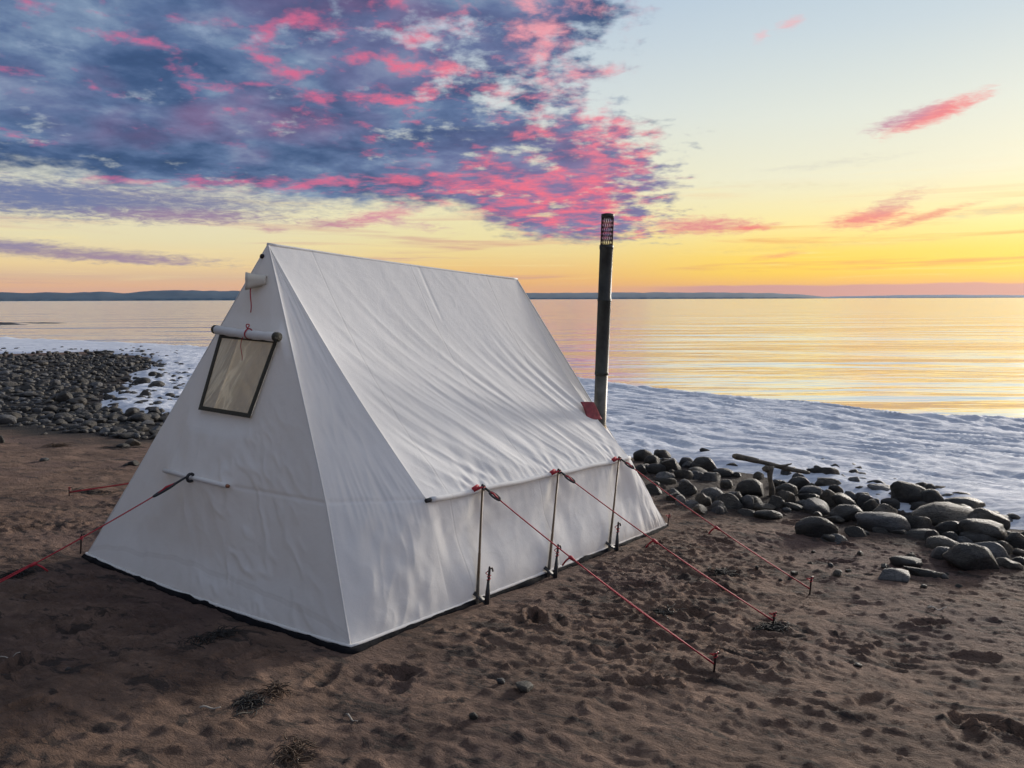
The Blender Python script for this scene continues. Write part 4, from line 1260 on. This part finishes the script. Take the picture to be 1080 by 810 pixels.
for i, (cx, cy, w, h) in enumerate(LZ):
    px, py, w, h = cx / 5.4, 340 + cy / 5.4, w / 5.4, h / 5.4
    p = on_ground(px, py + h * .45); mpp = (p - CAM).length / FPX; W, H = w * mpp, h * mpp
    tn = 'brown' if i in (11, 13, 20, 22) else 'dark'
    lb = LL.get(i) or ('dark rock poking out of the white ice beside the tent' if i in (2, 3, 4, 5, 6, 7, 8, 23, 24) else 'large ' + tn + ' rock in the left cobble bed')
    place_rock(p, W, H, W * .9, random.uniform(-.4, .4), 'rounded' if i in (0, 15, 11) else 'blocky', tn, lb, 'rocks of the left shore', .25)
BED = [on_ground(*q) for q in ((-120, 385), (0, 377), (60, 375), (120, 376), (192, 383), (178, 388), (150, 391), (125, 397), (108, 408), (98, 424), (104, 436), (120, 443), (150, 441), (185, 432), (205, 436), (215, 446), (178, 452), (172, 462), (140, 462), (90, 458), (40, 454), (0, 447), (-120, 440))]
BP = [(q.x, q.y) for q in BED]
bx = [q[0] for q in BP]; by = [q[1] for q in BP]
cand = []
cell = {}
tries = 0
while len(cand) < 9000 and tries < 90000:
    tries += 1
    y = math.exp(random.uniform(math.log(min(by)), math.log(max(by)))); x = random.uniform(min(bx), max(bx))
    cand.append((x, y))
sdv = poly_sd(BP, np.array([c[0] for c in cand]), np.array([c[1] for c in cand]))
keep_ = []
for (x, y), s in zip(cand, sdv):
    if s < -.05 and random.random() > .03: continue
    if s < -.6: continue
    W = random.lognormvariate(math.log(.165), .42)
    W = min(max(W, .08), .42)
    k = (int(x / .9), int(y / .9)); ok = True
    for i_ in (-1, 0, 1):
        for j_ in (-1, 0, 1):
            for (a, b, w) in cell.get((k[0] + i_, k[1] + j_), ()):
                if math.hypot(a - x, b - y) < (w + W) * .29: ok = False
    if ok:
        cell.setdefault(k, []).append((x, y, W)); keep_.append((x, y, W, s))
# the ones that show largest become things, the rest one mass of cobbles
inview = [c for c in keep_ if -.70 < c[0] / c[1] < -.40]
inview.sort(key=lambda c: -c[2] / c[1])
big = inview[:60]; bs_ = set((c[0], c[1]) for c in big)
for x, y, W, s in big:
    sh = random.choice(('rounded', 'blocky', 'angular')); tn = random.choice(('dark', 'dark', 'dark', 'brown', 'grey'))
    where = 'along the sand edge of the left cobble bed' if y < 16.5 else 'amid the left cobble bed' if y < 24 else 'at the far side of the left cobble bed'
    place_rock((x, y, gz(x, y)), W, W * random.uniform(.28, .5), W * random.uniform(.7, 1), random.uniform(0, 6), sh, tn, f'{"large" if W > .4 else "medium"} {sh} {tn} cobble {where}', 'cobbles of the left bed', .25, (random.uniform(-.2, .2), random.uniform(-.2, .2)))
lows = [rock_mesh(900 + k, 2, 5, .22) for k in range(8)]
LV = [np.array([v.co[:] for v in me.vertices]) for me in lows]; LF = [np.array([p.vertices[:] for p in me.polygons]) for me in lows]
V = []; F = []; MI = []; off = 0
for x, y, W, s in keep_:
    if (x, y) in bs_: continue
    k = random.randrange(8); a = random.uniform(0, 6.28); H = W * random.uniform(.32, .6)
    v = LV[k] * np.array([W / 2, W / 2 * random.uniform(.6, 1), H / 2]); c, s_ = math.cos(a), math.sin(a)
    v = v @ np.array([[c, s_, 0], [-s_, c, 0], [0, 0, 1]]) + np.array([x, y, gz(x, y) + H * .22])
    V.append(v); F.append(LF[k] + off); off += len(v); MI += [random.choice((0, 0, 0, 0, 1, 2))] * len(LF[k])
# scattered small stones on the ice patch and along both ice edges
for _ in range(420):
    t = random.random()
    if t < .6: px, py = random.uniform(60, 205), random.uniform(384, 446)
    else: px, py = random.uniform(0, 190), random.gauss(373, 3)
    p = on_ground(px, py); W = random.uniform(.06, .28); k = random.randrange(8); a = random.uniform(0, 6.28); H = W * .6
    v = LV[k] * np.array([W / 2, W / 2 * .8, H / 2]); c, s_ = math.cos(a), math.sin(a)
    v = v @ np.array([[c, s_, 0], [-s_, c, 0], [0, 0, 1]]) + np.array([p.x, p.y, p.z + .05])
    V.append(v); F.append(LF[k] + off); off += len(v); MI += [0] * len(LF[k])
V = np.concatenate(V); F = np.concatenate(F)
me = bpy.data.meshes.new('cobble_bed'); me.from_pydata(V.tolist(), [], F.tolist()); me.update()
for m_ in (M_ROCK, M_ROCKG, M_ROCKB): me.materials.append(m_)
me.polygons.foreach_set('use_smooth', [True] * len(me.polygons)); me.polygons.foreach_set('material_index', MI)
cb = link(bpy.data.objects.new('cobble_bed', me)); tag(cb, 'dense bed of small dark cobbles reaching out to the ice on the left', 'cobbles', kind='stuff')

# dark wet shingle between the rocks : a per-vertex zone on the sand sheet
XX, YY = np.meshgrid(gx, gy)
m1 = sstep(-.35, .25, poly_sd(PP, XX, YY) + .35 * fbm(XX * 1.6, YY * 1.6, 3, 501)) * .8
m2 = sstep(-1.6, .2, poly_sd(BP, XX, YY) + .9 * fbm(XX * .7, YY * .7, 3, 502))
at = sand.data.attributes.new('shingle', 'FLOAT', 'POINT'); at.data.foreach_set('value', np.maximum(m1, m2).reshape(-1).astype(np.float32))

# ------------------------------------------------------------------ driftwood on the rock pile
pb = on_ground(813.8, 525); pdist = pb.y
def atd(px, py, dy=0.): r_ = ray(px, py); return CAM + r_ * ((pdist + dy) / r_.y)
post_top = atd(812.2, 491.5)
o = empty('driftwood_post', pb); tag(o, 'short weathered driftwood post standing among the rocks', 'driftwood')
mb = MB(); hh = post_top - pb
mb.tube([hh * t + Vector((.010 * math.sin(t * 7), .008 * math.cos(t * 5), 0)) for t in np.linspace(-.25, 1, 16)], [.027 + .004 * math.sin(t * 9) + .006 * max(0, t - .8) * 5 for t in np.linspace(-.25, 1, 16)], 12)
mb.build('stem', M_WOOD, o)
mb = MB(); mb.tube([hh * .86, hh * .9 + Vector((-.05, -.01, .012)), hh * .88 + Vector((-.085, -.01, .006))], [.03, .036, .018], 9); mb.build('knot', M_WOOD, o)
A_, B_ = atd(773, 481.5), atd(854, 499.5, .12)
l = empty('driftwood_log', (A_ + B_) / 2); tag(l, 'weathered driftwood log balanced across the top of the post', 'driftwood')
mb = MB(); c_ = (A_ + B_) / 2; ts = np.linspace(0, 1, 26)
mb.tube([A_ + (B_ - A_) * t - c_ + Vector((0, 0.004 * math.sin(t * 9), .005 * math.sin(t * 6.5) + .006)) for t in ts],
        [(.030 - .008 * t + .003 * math.sin(t * 11) + .002 * math.sin(t * 29)) * min(1, (t + .02) * 22, (1.03 - t) * 16) ** .5 for t in ts], 12)
mb.build('trunk', M_WOOD, l)
b1, b2 = atd(821, 492), atd(835, 489)
mb = MB(); mb.tube([b1 - c_, (b1 + b2) / 2 - c_ + Vector((0, 0, -.006)), b2 - c_], [.02, .014, .007], 8); mb.build('branch', M_WOOD, l)
s1_, s2_ = on_ground(972, 523), on_ground(988, 518)
z_ = gz(s1_.x, s1_.y) + .26
mb = MB(); d_ = Vector((.20, .03, .03)); mb.tube([Vector((-.02, 0, 0)), d_ * .5 + Vector((0, 0, .01)), d_], [.022, .024, .006], 8)
sk = mb.build('driftwood_stick', M_WOOD); sk.location = (CAM + ray(979, 517) * (s1_.y / ray(979, 517).y + .02)); tag(sk, 'pale pointed stick lying on the tall peaked boulder', 'driftwood')

# ------------------------------------------------------------------ seaweed, twigs, pebbles on the sand
def weed(px, py, wpx, hpx, n, mat, label, hgt=.05, seed=0, L=(.03, .09)):
    rr = random.Random(seed); p0 = on_ground(px, py); mpp = (p0 - CAM).length / FPX
    o = MB()
    for _ in range(n):
        x = rr.gauss(0, wpx / 3.8) * mpp; y = rr.gauss(0, hpx / 3.6) * mpp * 2.0
        a = rr.uniform(0, 6.28); l_ = rr.uniform(*L); z0 = gzf(p0.x + x, p0.y + y) - p0.z + .002; h_ = rr.uniform(.1, .6) * hgt * math.exp(-(x * x + y * y) / (2 * (wpx * mpp * .6) ** 2))
        cv = rr.uniform(-1.5, 1.5)
        pts = []
        for t in (0, .33, .66, 1):
            aa = a + cv * t
            pts.append(Vector((x + math.cos(aa) * l_ * t, y + math.sin(aa) * l_ * t, z0 + h_ * math.sin(math.pi * (t * .8 + .1)))))
        o.tube(pts, [rr.uniform(.0012, .003)] * 3 + [.0008], 4)
    b_ = o.build('seaweed_clump', mat); b_.location = p0
    tag(b_, label, 'seaweed', 'washed up seaweed on the sand'); return b_
weed(289, 731, 16, 10, 60, M_WEED, 'brown dried seaweed tuft in front of the tent, farther of the two brown ones', .05, 1)
weed(312, 792, 20, 18, 75, M_WEED, 'brown dried seaweed tuft at the bottom edge of the picture', .05, 2)
weed(262, 742, 24, 12, 60, M_WEEDK, 'thin dark seaweed strands left of the brown tufts', .03, 3)
weed(212, 677, 22, 10, 45, M_WEEDK, 'dark seaweed heap in the shade near the window wall hem', .06, 4)
weed(235, 668, 20, 8, 80, M_WEEDK, 'dark trailing seaweed between the hem and the shaded heap', .035, 5)
weed(18, 606, 18, 7, 90, M_WEEDK, 'dark bristly seaweed tuft on the edge of the shade at the far left', .07, 6, (.05, .12))
weed(815, 664, 34, 5, 120, M_WEEDK, 'dark seaweed around the foot of the middle guy stake', .03, 7)
weed(760, 606, 26, 8, 110, M_WEEDK, 'dark seaweed patch between the middle and last guy lines', .025, 8)
weed(95, 519, 30, 4, 100, M_WEEDK, 'dark seaweed line beside the far guy stake', .04, 9, (.08, .25))
weed(62, 471, 14, 4, 70, M_WEED, 'brown seaweed lump on the sand below the left cobble bed', .09, 10, (.08, .22))
weed(125, 473, 26, 4, 60, M_WEEDK, 'dark seaweed strand trailing from the small rocks near the tent', .03, 11, (.1, .3))
weed(700, 648, 24, 8, 70, M_WEEDK, 'thin dark seaweed on the sand under the closest guy line', .02, 12)
def twig(px, py, L, a, label, mat, r=.004):
    p = on_ground(px, py); mb = MB()
    d = Vector((math.cos(a), math.sin(a), 0)) * L; 
    pts = [d * (t - .5) + Vector((0, 0, .006 + .006 * math.sin(t * 8))) for t in np.linspace(0, 1, 7)]
    pts = [Vector((q.x, q.y, q.z + gzf(p.x + q.x, p.y + q.y) - p.z)) for q in pts]
    mb.tube(pts, [r * (1 - .5 * t) for t in np.linspace(0, 1, 7)], 6)
    o = mb.build('twig', mat); o.location = p; tag(o, label, 'twig', 'twigs on the sand')
M_PALE = simple('bleached_twig', (.34, .30, .25), .8, 0, .2, 40)
twig(222, 749, .085, .05, 'short bleached twig lying on the shaded sand', M_PALE, .005)
twig(262, 752, .13, .8, 'thin tan twig leaning beside the dark seaweed strands', M_WOOD, .004)
twig(371, 757, .10, -.9, 'tan twig on the sand right of the brown seaweed tufts', M_PALE, .0045)
twig(9, 692, .10, .3, 'bleached twig at the left edge in the shade', M_PALE, .004)
twig(988, 645, .12, .1, 'bleached twig on open sand below the half buried stone', M_PALE, .006)
PEB = [(552, 725, 20, 12, 'brown'), (528, 717, 9, 9, 'grey'), (500, 755, 10, 9, 'brown'), (833, 610, 6, 5, 'dark'), (838, 605, 8, 6, 'dark'), (12, 705, 9, 6, 'grey'), (72, 707, 6, 4, 'grey'), (46, 485, 9, 5, 'grey'), (160, 488, 10, 6, 'dark'), (133, 489, 7, 4, 'dark'),
       (1010, 618, 8, 5, 'dark'), (905, 700, 8, 5, 'brown')]
PLB = {0: 'brown round stone on the sand in front of the tent', 1: 'small pale pebble beside the brown round stone', 2: 'small brown pebble below the brown round stone', 5: 'pale pebble in the shade at the left edge', 8: 'dark stone close to the tent wall on open sand'}
for i, (px, py, w, h, tn) in enumerate(PEB):
    p = on_ground(px, py + h * .4); mpp = (p - CAM).length / FPX
    lb = PLB.get(i) or f'tiny {tn} pebble on ' + ('the open sand right of the guy lines' if px > 860 else 'the sand among the guy lines' if px > 600 else 'the open sand left of the tent')
    place_rock((p.x, p.y, gzf(p.x, p.y)), w * mpp, h * mpp * .62, w * mpp * .9, random.uniform(-.5, .5), 'rounded', tn, lb, 'loose pebbles on the sand', .2)

for _ in range(18):                              # small stones strayed from the pile onto the sand
    px, py = random.uniform(735, 1075), random.uniform(556, 622)
    if py < 540 + (px - 700) * .16: py += 30
    p = on_ground(px, py); W = random.uniform(.03, .085); tn = random.choice(('dark', 'brown', 'grey'))
    place_rock((p.x, p.y, gzf(p.x, p.y)), W, W * .5, W * .8, random.uniform(0, 6), random.choice(('rounded', 'blocky')), tn, f'little {tn} stone strayed onto the sand in front of the rock pile', 'little stones in front of the rock pile', .35)
